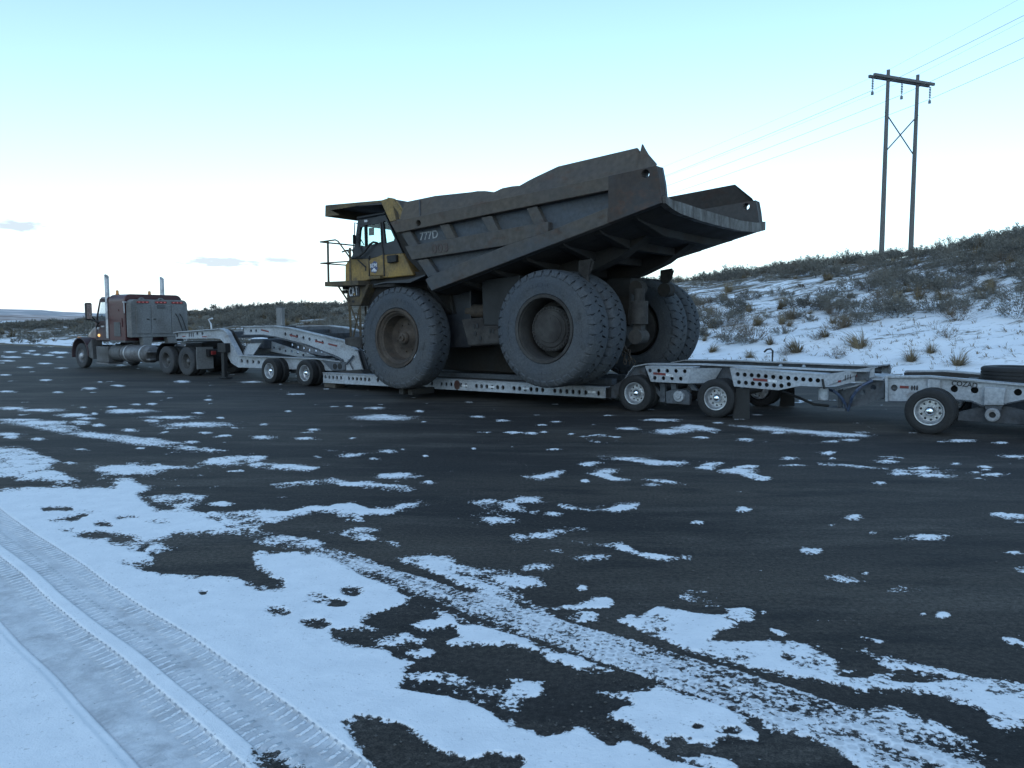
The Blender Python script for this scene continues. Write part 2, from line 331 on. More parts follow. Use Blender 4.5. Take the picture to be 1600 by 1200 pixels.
# ------------------------------------------------------------------ the lot: asphalt with surveyed snow patches
def E_(x, y, rx, ry, p=1.0): return ('e', x, y, rx, ry, p)
def P_(pts, p=1.0, sc=8.0): return ('p', pts, p, sc)
SNOW = [
 P_([(-400,770),(0,766),(45,762),(100,761),(175,760),(160,751),(205,746),(215,750),(240,765),(237,770),(222,775),(245,795),(290,797),(330,810),(375,828),(365,836),(345,832),(275,837),(230,847),(165,830),(100,831),(130,838),(185,848),(245,850),(272,860),(240,866),(235,880),(190,882),(250,902),(300,905),(370,907),(400,920),(437,922),(440,905),(410,892),(401,872),(403,867),(450,867),(490,868),(520,872),(560,892),(610,915),(648,932),(640,945),(600,960),(575,965),(572,972),(585,985),(555,985),(525,988),(530,1000),(555,1008),(600,1010),(620,1022),(640,1035),(632,1045),(640,1055),(632,1072),(700,1082),(760,1100),(800,1132),(850,1147),(882,1143),(905,1133),(925,1144),(955,1161),(975,1155),(1012,1167),(1050,1187),(1125,1202),(1160,1300),(-800,1300)]),
 P_([(640,1050),(700,1050),(760,1070),(800,1078),(840,1065),(846,1080),(820,1092),(800,1125),(760,1100),(700,1082),(632,1072)], .3),
 P_([(585,1000),(600,997),(640,988),(665,1000),(660,1010),(678,1015),(675,1022),(650,1026),(620,1010),(590,1008)], .5, 6),
 P_([(640,977),(675,965),(695,957),(712,960),(725,972),(750,972),(800,987),(850,1010),(900,1028),(950,1045),(930,1048),(880,1036),(840,1021),(800,1008),(750,1009),(700,1004),(710,995),(705,982),(675,984)], .9),
 P_([(650,938),(700,958),(800,990),(850,1010),(780,985),(720,975),(690,962),(655,950)], .3),
 P_([(800,1060),(830,1063),(846,1075),(840,1080),(815,1078),(825,1090),(800,1098),(780,1085)], .5),
 P_([(600,868),(660,867),(700,870),(715,882),(765,887),(800,892),(840,905),(846,915),(800,921),(760,906),(700,896),(640,884)], .55),
 P_([(690,892),(760,906),(800,921),(862,960),(850,975),(790,945),(720,915)], .25),
 P_([(800,940),(830,950),(860,962),(868,985),(850,990),(820,985),(800,985)], .3),
 P_([(975,970),(1000,968),(1030,952),(1080,962),(1125,965),(1150,975),(1120,985),(1100,1005),(1060,1000),(1010,985)], .38),
 P_([(1010,982),(1060,990),(1105,1005),(1150,1008),(1200,1003),(1285,1015),(1305,1030),(1320,1045),(1350,1058),(1380,1050),(1370,1035),(1345,1017),(1390,1028),(1440,1045),(1500,1052),(1560,1065),(1700,1092),(1700,1150),(1590,1142),(1575,1150),(1540,1140),(1535,1128),(1545,1120),(1500,1105),(1460,1090),(1400,1082),(1350,1086),(1300,1074),(1260,1064),(1200,1052),(1140,1036),(1080,1017)], .62),
 P_([(1130,1015),(1200,1035),(1280,1048),(1320,1066),(1290,1068),(1210,1050)], 1),
 P_([(1480,1080),(1600,1092),(1700,1110),(1700,1140),(1590,1130),(1520,1110)], 1),
 P_([(940,1082),(960,1085),(1000,1082),(1030,1075),(1060,1085),(1100,1100),(1140,1110),(1160,1125),(1190,1150),(1185,1162),(1140,1155),(1120,1160),(1100,1175),(1080,1180),(1050,1165),(1015,1165),(1005,1150),(985,1130),(945,1118),(975,1108),(1000,1105),(985,1092)], .85),
 P_([(1000,1150),(1060,1165),(1110,1178),(1140,1190),(1160,1210),(1120,1225),(1060,1185)], .5),
 P_([(1170,1105),(1200,1108),(1250,1120),(1290,1125),(1340,1108),(1400,1105),(1440,1120),(1490,1145),(1520,1160),(1545,1200),(1550,1240),(1370,1240),(1340,1195),(1300,1170),(1260,1155),(1200,1140)], .36),
 P_([(1340,1112),(1400,1112),(1460,1135),(1515,1165),(1535,1215),(1480,1215),(1440,1170),(1370,1140)], .6),
 P_([(1030,1035),(1130,1045),(1200,1070),(1180,1078),(1100,1060)], .2),
 P_([(20,662),(55,660),(115,665),(130,673),(180,680),(240,686),(300,695),(355,704),(340,707),(280,702),(215,695),(160,685),(105,678),(70,671)], .35, 5),
 P_([(-80,700),(30,698),(60,707),(95,722),(80,725),(85,735),(110,747),(120,751),(105,755),(60,752),(20,748),(-80,740)], .55, 6),
 P_([(138,736),(150,730),(175,726),(240,726),(300,730),(330,719),(370,713),(415,713),(400,720),(350,727),(280,733),(230,742),(190,744),(150,740)], .8, 6),
 P_([(385,724),(440,724),(470,727),(497,731),(480,734),(430,732),(400,730)], 1, 4),
 E_(265,749,14,2.5,.3), P_([(225,775),(260,772),(320,775),(315,783),(290,793),(255,790)], .25, 5), E_(345,787,15,3,.2), E_(440,811,16,3,.15),
 P_([(425,757),(465,752),(500,750),(520,748),(550,754),(600,755),(655,764),(640,767),(600,768),(575,757),(520,756),(480,761),(430,762)], .35, 4),
 P_([(400,800),(440,797),(510,790),(525,785),(555,784),(580,792),(610,795),(620,786),(650,784),(672,790),(640,795),(622,800),(615,806),(560,808),(530,807),(530,800),(490,802),(460,809),(420,815),(400,817)], .9, 6),
 P_([(495,831),(530,832),(560,826),(605,826),(580,835),(600,840),(632,854),(620,856),(580,848),(545,843),(525,838)], .5, 5),
 P_([(330,803),(400,800),(430,815),(400,822),(440,836),(505,850),(500,858),(440,855),(400,850),(365,832)], .3, 6),
 P_([(735,785),(760,782),(800,787),(820,793),(845,797),(840,805),(800,803),(770,800),(755,795)], .4, 5), E_(773,812,38,7,.8), E_(820,783,22,5,.5), E_(868,804,22,4,.6),
 P_([(875,790),(910,795),(940,793),(970,787),(1000,786),(990,795),(970,800),(930,800),(895,797)], .7, 5),
 E_(890,828,30,5,.4), E_(847,837,16,4,.7), E_(810,842,12,5,.25), E_(923,870,24,6,.5), E_(835,887,25,7,.5),
 P_([(895,845),(930,850),(970,850),(1000,865),(1030,868),(1085,870),(1080,876),(1040,875),(1000,868),(985,862),(960,855),(920,853)], .4, 5),
 P_([(816,745),(850,740),(880,737),(870,746),(845,751),(820,749)], 1, 4), E_(925,725,14,3,.6), E_(947,736,18,3,.7),
 P_([(918,740),(940,740),(960,745),(985,750),(960,751),(940,745)], 1, 3), P_([(1005,749),(1040,751),(1073,757),(1060,758),(1030,755)], .5, 3), E_(1018,757,12,2,.5),
 P_([(930,712),(970,715),(1030,718),(1090,722),(1060,727),(1010,727),(980,720),(940,715)], .8, 4),
 E_(1112,725,14,3,.7), E_(1103,731,12,2.5,.7), E_(1155,736,22,4,.8), E_(1165,729,18,2,.6),
 P_([(1045,668),(1075,663),(1100,665),(1127,672),(1120,673),(1060,671)], 1, 4), E_(1048,674.5,27,3.5), E_(1031,656,25,1.6), E_(983,670,15,2), E_(1095,683,11,1.6), E_(1163,686,13,2.2), E_(1122,661,7,1.2),
 E_(847,664,7,1.4), E_(870,659,8,1.2), E_(830,677,8,1.6), E_(850,675,5,1.2), E_(892,678,5,1.6), E_(868,702,11,1.5,.5), E_(1162,796,9,3.5), E_(913,752,6,2.2), E_(1090,816,8,2.5,.2),
 P_([(1140,664),(1200,667),(1260,671),(1300,675),(1370,680),(1350,683),(1290,681),(1240,676),(1180,671)], .9, 4),
 E_(1215,676,12,1.7,.6), E_(1300,689,14,1.7), E_(1330,687,15,2), E_(1295,707,10,3,.7), E_(1300,715,6,2), E_(1233,715,15,2,.7), E_(1384,720,17,3), E_(1500,688,20,2), E_(1563,691,10,1.6), E_(1585,713,27,3.2), E_(1494,725,11,2.6), E_(1537,730,11,2.2,.8), E_(1540,734,9,1.8), E_(1525,738.5,15,1.9), E_(1558,741.5,17,2.6), E_(1235,727,22,1.5,.6),
 P_([(1278,723),(1330,727),(1390,731),(1388,734),(1330,730),(1280,726)], .9, 3), E_(1440,732,26,3.5,.8), E_(1405,737,14,4,.7), E_(1412,742,18,2.5), E_(1450,737,32,2.8), E_(1462,744,25,2.7), E_(1375,756,8,1.7,.6), E_(1337,809,13,3.5), E_(1300,821,7,2.5,.5), E_(1365,833,7,2.2,.4), E_(1445,839,34,5,.9), E_(1595,807,9,4), E_(1275,860,8,3,.6), E_(1585,864,11,2.7,.8),
 P_([(1285,899),(1310,898),(1350,908),(1345,913),(1310,908)], .6, 5), E_(1410,921,20,4,.35), E_(1472,962,9,4.5,.4), E_(1443,961,4,2,.5), P_([(1338,993),(1360,998),(1385,1005),(1375,1007),(1345,998)], .8, 3), P_([(1568,997),(1582,999),(1640,1016),(1620,1018),(1572,1003)], .7, 4), E_(1352,896,5,2.2), E_(1365,1001,4,2),
 E_(910,918,7,4.5), E_(940,942,13,6,.25), P_([(865,951),(900,944),(930,935),(945,935),(948,945),(900,951)], .3, 5), P_([(1200,982),(1215,985),(1230,992),(1220,994)], .7, 3), E_(1175,958,9,3,.4), E_(1192,957,6,3,.6), E_(985,966,6,3,.4),
 E_(20,638,22,2.2), E_(60,641,35,2.2), E_(113,649,22,2.6), E_(205,643,33,3.2), E_(262,653,35,2.6), E_(305,664,45,3.6), E_(240,658,16,2), E_(135,655,14,1.6), E_(125,660,15,2), E_(35,656,35,2), E_(65,661,45,2.6), E_(202,673,13,2.2), E_(10,678,20,2.6), E_(18,683,12,2), E_(60,686,10,2,.7), E_(128,703,12,2.2,.6), E_(155,665,10,2), E_(147,647,5,1.6), E_(300,691,10,1.6), E_(320,677,10,1.6), E_(212,632,8,1.3), E_(237,631,8,1.6), E_(175,636,8,1.2), E_(245,612,12,1.6), E_(140,607,10,1.4), E_(185,603,8,1.3), E_(12,612,14,1.3), E_(110,724,10,2.2,.6), E_(325,625,6,1.2), E_(90,613,8,1.2), E_(130,637,6,1.2), E_(310,646,9,1.2), E_(345,653,6,1.2),
 E_(587,638,14,1.9), E_(600,653,40,3.6), E_(655,642.5,7,1.6), E_(747,651,10,1.5), E_(785,657,10,1.5), E_(412,664,6,1.6), E_(490,672,7,1.5), E_(478,686,16,2), E_(551,685,6,1.4), E_(605,705,13,2.6,.6), E_(548,711,24,3.5,.3), E_(583,716,11,2.7,.7), E_(665,712,4,1.5), E_(495,714,7,2,.3), E_(520,704,10,1.3,.3), E_(618,743,26,3.6,.9), E_(632,741,14,3), E_(410,684,18,3), E_(402,715,14,2.5), E_(702,735,6,1.7,.4), E_(450,643,5,1.2), E_(545,635,5,1.1), E_(630,702,6,1.2), E_(740,701,3,1.2), E_(662,659,5,1),
 E_(15,550,12,1.2), E_(48,548,8,1.1), E_(92,551,15,1.6), E_(42,552,7,1.1), E_(57,554,7,1.2), E_(20,558,15,1.3), E_(75,555,9,1.1), E_(64,541,9,1), E_(84,541.5,8,1), E_(12,564,12,1.2), E_(70,568,10,1.1), E_(40,574,10,1.1), E_(95,575,9,1.1), E_(8,586,9,1.2), E_(70,594,9,1.2), E_(190,571,7,1.2), E_(285,596,10,1.8), E_(392,597,14,1.5), E_(184,602,9,1.3), E_(95,558,6,1),
]
HOLES = [P_([(66,795),(115,793),(113,797),(70,798)], 1, 3), P_([(75,812),(110,806),(130,800),(150,800),(138,806),(110,814),(80,815)], .9, 4), P_([(145,816),(165,814),(180,824),(150,822)], .6, 3), P_([(170,808),(200,806),(222,808),(190,811)], .6, 3), E_(246,813,15,3.5,.4), P_([(175,852),(200,850),(235,850),(225,862),(205,862)], .35, 4),
 P_([(542,1129),(562,1121),(620,1132),(650,1145),(687,1172),(730,1189),(775,1177),(800,1197),(800,1280),(585,1280),(590,1195),(560,1165),(545,1140)]), P_([(410,1174),(440,1182),(465,1202),(460,1260),(400,1260)], 1, 14),
 E_(495,938,16,6,.35), E_(525,943,12,4,.3), E_(433,957,16,5.5,.35), E_(492,976,16,5,.35), E_(550,925,12,5,.25), E_(318,927,5,3,.4), E_(790,1190,20,8,.2), E_(1140,1145,14,4,.4), E_(1090,1138,8,4,.3), E_(1230,1030,9,4,.8), E_(1450,1062,40,6,.45), E_(1420,1052,16,3,.6), E_(1330,1057,14,3,.5), E_(1080,1172,34,9,.4), E_(1060,1160,15,8,.4), E_(640,1012,22,6,.3)]
def _shape_f(sh, X, Y, out, mode):
    if sh[0] == 'e':
        _, cx, cy, rx, ry, p = sh; sc = min(max(ry, 1.0), 8.0)
        m = (np.abs(X - cx) < rx * 1.6 + 14) & (np.abs(Y - cy) < ry * 1.6 + 14)
        if not m.any(): return
        x, y = X[m], Y[m]
        sd = (1 - np.sqrt(((x - cx) / rx) ** 2 + ((y - cy) / ry) ** 2)) * min(rx, ry)
    else:
        _, pts, p, sc = sh; P = np.array(pts, float)
        m = (X > P[:, 0].min() - 14) & (X < P[:, 0].max() + 14) & (Y > P[:, 1].min() - 14) & (Y < P[:, 1].max() + 14)
        if not m.any(): return
        x, y = X[m], Y[m]; d2 = np.full(x.shape, 1e9); ins = np.zeros(x.shape, bool)
        for i in range(len(P)):
            a, b = P[i], P[(i + 1) % len(P)]; e = b - a; L2 = e @ e + 1e-9
            t = np.clip(((x - a[0]) * e[0] + (y - a[1]) * e[1]) / L2, 0, 1)
            # along the line of sight patches lie foreshortened, so their margins are weighed accordingly
            d2 = np.minimum(d2, ((x - a[0] - t * e[0]) * .5) ** 2 + (y - a[1] - t * e[1]) ** 2)
            c = (a[1] > y) != (b[1] > y)
            with np.errstate(divide='ignore', invalid='ignore'):
                ins ^= c & (x < (b[0] - a[0]) * (y - a[1]) / (b[1] - a[1] + 1e-12) + a[0])
        sd = np.sqrt(d2) * np.where(ins, 1, -1)
    v = np.clip(sd / sc, -1, 1)
    if mode > 0: out[m] = np.maximum(out[m], np.where(v > 0, np.minimum(v, p), v))
    else: out[m] = np.minimum(out[m], np.where(v > 0, -np.minimum(v, p), -v))

def build_ground():
    ys = np.concatenate([np.arange(1620, 1205, -4.0), np.arange(1205, 730, -1.5), np.arange(730, 530, -.85), np.arange(530, 503, -1.2)])
    ang = np.arctan((ys - 600) / FPX) + PITCH
    rad = EYE / np.tan(ang); rad = np.concatenate([rad, [900, 1500, 3000, 6000]])
    th = np.concatenate([np.linspace(-180, -37, 72)[:-1], np.linspace(-37, 37, 1120), np.linspace(37, 180, 72)[1:-1]])
    th = np.radians(th)
    R, T = np.meshgrid(rad, th, indexing='ij'); nr, nt_ = R.shape
    X = (R * np.sin(T)).ravel(); Y = (R * np.cos(T)).ravel()
    # survey coordinates of every point
    dep = Y * math.cos(PITCH) + EYE * math.sin(PITCH); dep_ok = dep > .5
    upc = Y * math.sin(PITCH) - EYE * math.cos(PITCH)
    dd = np.where(dep_ok, dep, 1); PX = np.where(dep_ok, 800 + FPX * X / dd, -9999); PY = np.where(dep_ok, 600 - FPX * upc / dd, -9999)
    f = np.full(X.shape, -1.0)
    for sh in SNOW: _shape_f(sh, PX, PY, f, 1)
    for sh in HOLES: _shape_f(sh, PX, PY, f, -1)
    # the unsurveyed rest of the lot
    fb = np.clip((fbm(X * .22 + 9, Y * .22 + 3, 5, 3) - .56) * 9, -1, 1)
    far = np.clip((fbm(X * .05, Y * .05, 4, 8) - .45) * 8, -1, 1)
    rr = np.hypot(X, Y); fb = np.where(rr > 75, far, fb)
    out = np.maximum.reduce([sstep(0, 250, -100 - PX), sstep(0, 250, PX - 1690), sstep(0, 200, PY - 1240), (~dep_ok).astype(float), sstep(90, 130, rr)])
    f = f * (1 - out) + fb * out
    # wheel tracks run along u, across v
    u = (X - Y) * .70711; v = (X + Y) * .70711
    wob = (fbm(u * .7, u * 0 + 2, 2, 5) - .5) * .05
    v1 = v + wob; h = np.zeros_like(X); press = np.zeros_like(X)
    near = (u < -1.0) & (u > -14)
    for (a, b, ph) in ((1.685, 2.01, 0), (1.235, 1.585, .4)):
        inb = near & (v1 > a - .02) & (v1 < b + .02)
        prof = sstep(a - .012, a + .012, v1) * sstep(b + .012, b - .012, v1)
        t = np.clip((v1 - a) / (b - a), 0, 1); sh_l = sstep(.46, .12, t); sh_r = sstep(.58, .86, t)
        per = .072
        cu = (u + .10 * (t - .5) ** 2 * 4 * np.where(t < .5, -.35, .55) + ph * per) / per
        fr = np.abs((cu % 1.0) - .5) * 2
        lug = sstep(.66, .84, fr)
        irregular = np.clip(3.0 * fbm(u * 2.5, v * 6, 4, 21, .65) - .5, 0.1, 1.2)
        if ph: sh_l = sh_l * .25 * sstep(.45, .6, fbm(u * 1.7, v * 3, 2, 77))
        h += np.where(inb, prof * (-.016 + .006 * (fbm(u * 14, v * 14, 3, 6) - .5)), 0)
        press = np.where(inb, np.maximum(press, prof * (.85 + .7 * (fbm(u * 2.2, v * 4, 4, 31) - .5))), press)
    h += np.where(near, -.010 * sstep(1.17, 1.2, v1) * sstep(1.245, 1.235, v1), 0)
    sh2 = .30 * sstep(-5.5, -1.2, u)
    a2, b2 = 3.53 + .10 * sstep(-5, -1.5, u), 3.80 + sh2
    in2 = (v > a2 - .03) & (v < b2 + .02) & (u > -6.6) & (u < -.4)
    pr2 = sstep(a2 - .02, a2 + .02, v) * sstep(b2 + .02, b2 - .02, v) * sstep(-6.4, -5.6, u) * sstep(-.5, -1.1, u)
    cell = .062; hx = u / cell; hy = (v - a2) / (cell * .866); row = np.round(hy); hx2 = hx - .5 * (row % 2)
    dc = np.hypot(hx2 - np.round(hx2), (hy - row) * .866); ring = sstep(.34, .46, dc)
    f = np.where(in2, f * (1 - pr2) + pr2 * np.clip(0.10 + .10 * ring * np.clip((fbm(u * 2, v * 3, 3, 46) - .45) * 8, 0, 1) + 1.5 * (fbm(u * 1.1, v * 9, 5, 44, .6) - .48) + .25 * (f > .3), -1, 1), f)
    press = np.where(in2, np.maximum(press, pr2 * (.75 - .7 * ring)), press)
    # third, fainter scrape further out on the same heading
    in3 = (v > 5.15) & (v < 5.5) & (u > -11) & (u < -7.2); f = np.where(in3 & (f > .1), np.clip(f * .3 + .5 * (fbm(u * 3, v * 8, 3, 9) - .5), -1, 1), f)
    f = np.maximum(f, np.where((rr > 5) & (rr < 60), np.clip((fbm(X * 1.9 + 3, Y * 1.9, 4, 61) - .80) * 14, -1, .4), -1))
    # ragged crumbs at the margins
    crumb = (fbm(X * 5, Y * 5, 5, 12, .68) - .5) + .5 * (fbm(X * 1.6 + 5, Y * 1.6, 3, 13) - .5)
    amp = np.where(rr < 14, 3.0, 1.5) * np.where(press > .05, .4, 1)
    f = np.clip(f + (crumb - .04) * amp * sstep(1.0, .35, np.abs(f)), -1, 1)
    h += .010 * sstep(-.1, .6, f) + np.where(rr < 40, .004 * (fbm(X * 9, Y * 9, 3, 14) - .5) + .03 * (fbm(X * .5, Y * .5, 2, 15) - .5), 0) * sstep(60, 30, rr)
    co = np.stack([X, Y, h], 1)
    co = np.concatenate([co, [[0, 0, 0]]]); f = np.append(f, .6); press = np.append(press, 0)
    i = np.arange(nr - 1)[:, None] * nt_; j = np.arange(nt_)[None, :]; j2 = (j + 1) % nt_
    quads = np.stack([(i + j), (i + j2), (i + nt_ + j2), (i + nt_ + j)], -1).reshape(-1, 4)
    c = nr * nt_; tri = np.stack([np.arange(nt_), np.full(nt_, c), (np.arange(nt_) + 1) % nt_], 1)
    loops = np.concatenate([quads.ravel(), tri.ravel()]).astype(np.int32)
    starts = np.concatenate([np.arange(len(quads)) * 4, len(quads) * 4 + np.arange(len(tri)) * 3]).astype(np.int32)
    me = bpy.data.meshes.new('ground'); me.vertices.add(len(co)); me.vertices.foreach_set('co', co.ravel().astype(np.float32))
    me.loops.add(len(loops)); me.loops.foreach_set('vertex_index', loops)
    me.polygons.add(len(starts)); me.polygons.foreach_set('loop_start', starts)
    me.update(calc_edges=True)
    for nm, arr in (('snow', f), ('press', press), ('along', np.append(u, 0)), ('across', np.append(np.where(near, v1, -5), -5))):
        at_ = me.attributes.new(nm, 'FLOAT', 'POINT'); at_.data.foreach_set('value', arr.astype(np.float32))
    me.polygons.foreach_set('use_smooth', [True] * len(me.polygons)); me.update()
    # normals up
    if me.polygons[0].normal.z < 0: me.flip_normals()
    o = bpy.data.objects.new('ground', me); COL.objects.link(o); o['kind'] = 'structure'
    m, nt, N, L, bs = new_mat('asphalt lot with thin snow')
    def nz(scale, det, vec, rough=.55):
        n = N.new('ShaderNodeTexNoise'); n.inputs['Scale'].default_value = scale; n.inputs['Detail'].default_value = det; n.inputs['Roughness'].default_value = rough; L.new(vec, n.inputs['Vector']); return n.outputs[0]
    def mr(x, a, b, c, d):
        n = N.new('ShaderNodeMapRange'); L.new(x, n.inputs[0]); n.inputs[1].default_value = a; n.inputs[2].default_value = b; n.inputs[3].default_value = c; n.inputs[4].default_value = d; return n.outputs[0]
    def mix(fac, a, b, bt='MIX'):
        n = N.new('ShaderNodeMix'); n.data_type = 'RGBA'; n.blend_type = bt
        for k, x in ((0, fac), (6, a), (7, b)):
            if isinstance(x, tuple): n.inputs[k].default_value = (*x, 1)
            elif isinstance(x, float): n.inputs[k].default_value = x
            else: L.new(x, n.inputs[k])
        return n.outputs[2]
    def mth(op, a, b):
        n = N.new('ShaderNodeMath'); n.operation = op
        for k, x in ((0, a), (1, b)):
            if isinstance(x, (int, float)): n.inputs[k].default_value = x
            else: L.new(x, n.inputs[k])
        return n.outputs[0]
    tc = N.new('ShaderNodeTexCoord').outputs['Object']
    a1 = N.new('ShaderNodeAttribute'); a1.attribute_name = 'snow'; a2_ = N.new('ShaderNodeAttribute'); a2_.attribute_name = 'press'
    # driven streaks lie along the lot's traffic direction
    mp = N.new('ShaderNodeMapping'); mp.inputs['Rotation'].default_value = (0, 0, -RIG_ROT); mp.inputs['Scale'].default_value = (.35, 1.4, 1); L.new(tc, mp.inputs[0])
    big = nz(.35, 5, mp.outputs[0]); mid = nz(1.4, 6, mp.outputs[0], .65); fine = nz(28, 4, tc); grit = nz(120, 2, tc)
    asp = mix(mr(big, .42, .60, 0, 1), (.019, .0165, .0155), (.045, .038, .031)); asp = mix(mr(mid, .48, .62, 0, .9), asp, (.013, .0118, .0115))
    asp = mix(mr(nz(.9, 7, mp.outputs[0], .72), .50, .68, 0, .75), asp, (.075, .066, .056))
    asp = mix(1.0, asp, mr(fine, .3, .7, .5, 1.55), 'MULTIPLY'); asp = mix(1.0, asp, mr(grit, .3, .7, .45, 1.7), 'MULTIPLY')
    sn_n = mth('ADD', mth('MULTIPLY', mth('SUBTRACT', nz(9, 4, tc, .7), .5), 1.5), mth('MULTIPLY', mth('SUBTRACT', nz(30, 3, tc, .6), .5), 3.4))
    edge_f = mth('ADD', a1.outputs['Fac'], sn_n)
    cov = mr(edge_f, -.22, .5, 0, 1)
    crumbs = mr(mth('ADD', edge_f, mth('MULTIPLY', mth('SUBTRACT', nz(95, 2, tc), .5), .9)), -.02, .16, 0, 1)
    film = mr(mth('ADD', mth('ADD', a1.outputs['Fac'], mth('MULTIPLY', sn_n, .5)), mth('MULTIPLY', mth('SUBTRACT', nz(140, 2, tc), .5), 1.6)), -.1, .7, 0, .55)
    sf = mth('MAXIMUM', crumbs, film)
    # tread bars pressed into the snow: u runs along the track, v across it
    tu = N.new('ShaderNodeAttribute'); tu.attribute_name = 'along'; tv = N.new('ShaderNodeAttribute'); tv.attribute_name = 'across'
    tu, tv = tu.outputs['Fac'], tv.outputs['Fac']
    def band(a, b, ph, lo_l, lo_r):
        t = mr(tv, a, b, 0, 1); inside = mth('MULTIPLY', mr(tv, a - .004, a + .004, 0, 1), mr(tv, b - .004, b + .004, 1, 0))
        q_ = mth('POWER', mth('ABSOLUTE', mth('SUBTRACT', t, .5), 0), 2.0)
        sgn = mr(t, .499, .501, -.11, .17)
        cu = mth('ADD', mth('DIVIDE', mth('ADD', tu, mth('MULTIPLY', q_, sgn)), .072), ph)
        fr = mth('ABSOLUTE', mth('SUBTRACT', mth('FRACT', cu, 0), .5), 0)
        jit = mth('MULTIPLY', mth('SUBTRACT', nz(40, 2, tc), .5), .25)
        bar = mr(mth('ADD', fr, jit), .30, .37, 0, 1)
        ends = mth('MAXIMUM', mth('MULTIPLY', mr(t, .30, .40, 1, 0), lo_l), mth('MULTIPLY', mr(t, .62, .72, 0, 1), lo_r))
        ends = mth('MULTIPLY', ends, mr(nz(6, 4, tc, .65), .36, .5, .4, 1))
        rim_ = mth('MAXIMUM', mth('MULTIPLY', mr(tv, a, a + .012, 1, 0), inside), mth('MULTIPLY', mr(tv, b - .012, b, 0, 1), inside))
        return mth('MULTIPLY', mth('MULTIPLY', bar, ends), inside), inside, rim_
    b1, in1, rim1 = band(1.685, 2.01, 0.0, 1.0, 1.0); b2, in2_, rim2 = band(1.235, 1.585, .4, .12, 1.0)
    bars = mth('MAXIMUM', b1, b2); in12 = mth('MAXIMUM', in1, in2_); rims = mth('MAXIMUM', rim1, rim2)
    snow = mix(mr(nz(5, 5, tc), .35, .7, 0, 1), (.80, .81, .83), (.72, .735, .76)); snow = mix(mr(mth('MULTIPLY', a2_.outputs['Fac'], mr(nz(7, 6, tc, .7), .32, .62, .35, 1.2)), 0, 1, 0, .78), snow, (.42, .43, .455)); snow = mix(mth('MULTIPLY', in12, mth('MULTIPLY', mr(nz(3.2, 6, tc, .7), .52, .66, 0, 1), .45)), snow, (.22, .22, .235)); snow = mix(mth('MULTIPLY', bars, .9), snow, (.82, .83, .85)); snow = mix(mth('MULTIPLY', rims, .45), snow, (.22, .225, .24))  # greyer pressed snow; trough and rim tones also paint in the tracks' shading
    snow = mix(mr(nz(38, 3, tc), .64, .72, 0, .55), snow, (.40, .40, .41)); snow = mix(mr(cov, .4, 1.0, .45, 0), snow, (.42, .43, .45))
    col = mix(sf, asp, snow); L.new(col, bs.inputs['Base Color'])
    L.new(mr(sf, 0, 1, .78, .6), bs.inputs['Roughness']); bs.inputs['Specular IOR Level'].default_value = .25
    hgt = mth('ADD', mth('ADD', mth('MULTIPLY', bars, 3.6), mth('MULTIPLY', sf, .22)), mth('ADD', mth('MULTIPLY', grit, .22), mth('MULTIPLY', nz(26, 5, tc, .65), .5)))
    bp = N.new('ShaderNodeBump'); bp.inputs['Strength'].default_value = .6; bp.inputs['Distance'].default_value = .018; L.new(hgt, bp.inputs['Height']); L.new(bp.outputs[0], bs.inputs['Normal'])
    me.materials.append(m)
build_ground()

# ------------------------------------------------------------------ the sagebrush hillside behind the rig
HS0 = 27.2
_hs = np.array([-200, -60, -20, 0, 3.3, 10, 16, 25, 40, 62, 90, 124, 160, 220, 330]); _hh = np.array([8.0, 8.2, 7.8, 7.2, 6.9, 6.1, 5.4, 4.75, 4.1, 3.5, 2.8, 1.2, .6, .3, .1])
def hill(s, p):
    s = np.asarray(s, float); p = np.asarray(p, float)
    hr = np.interp(s, _hs, _hh); t = np.clip((p - HS0) / (55 - HS0), 0, 1)
    z = hr * (.72 * t + .28 * t * t * (3 - 2 * t)) + np.clip(p - 55, 0, 400) * np.where(s < 60, .035, .015) * np.interp(s, [60, 140], [1, .2])
    z = z + (fbm(s * .12, p * .12, 3, 51) - .5) * .9 * np.clip((p - HS0) / 6, 0, 1) * np.clip(hr / 3, .2, 1) + (fbm(s * .6, p * .6, 3, 52) - .5) * .28 * np.clip((p - HS0) / 2, 0, 1)
    return z
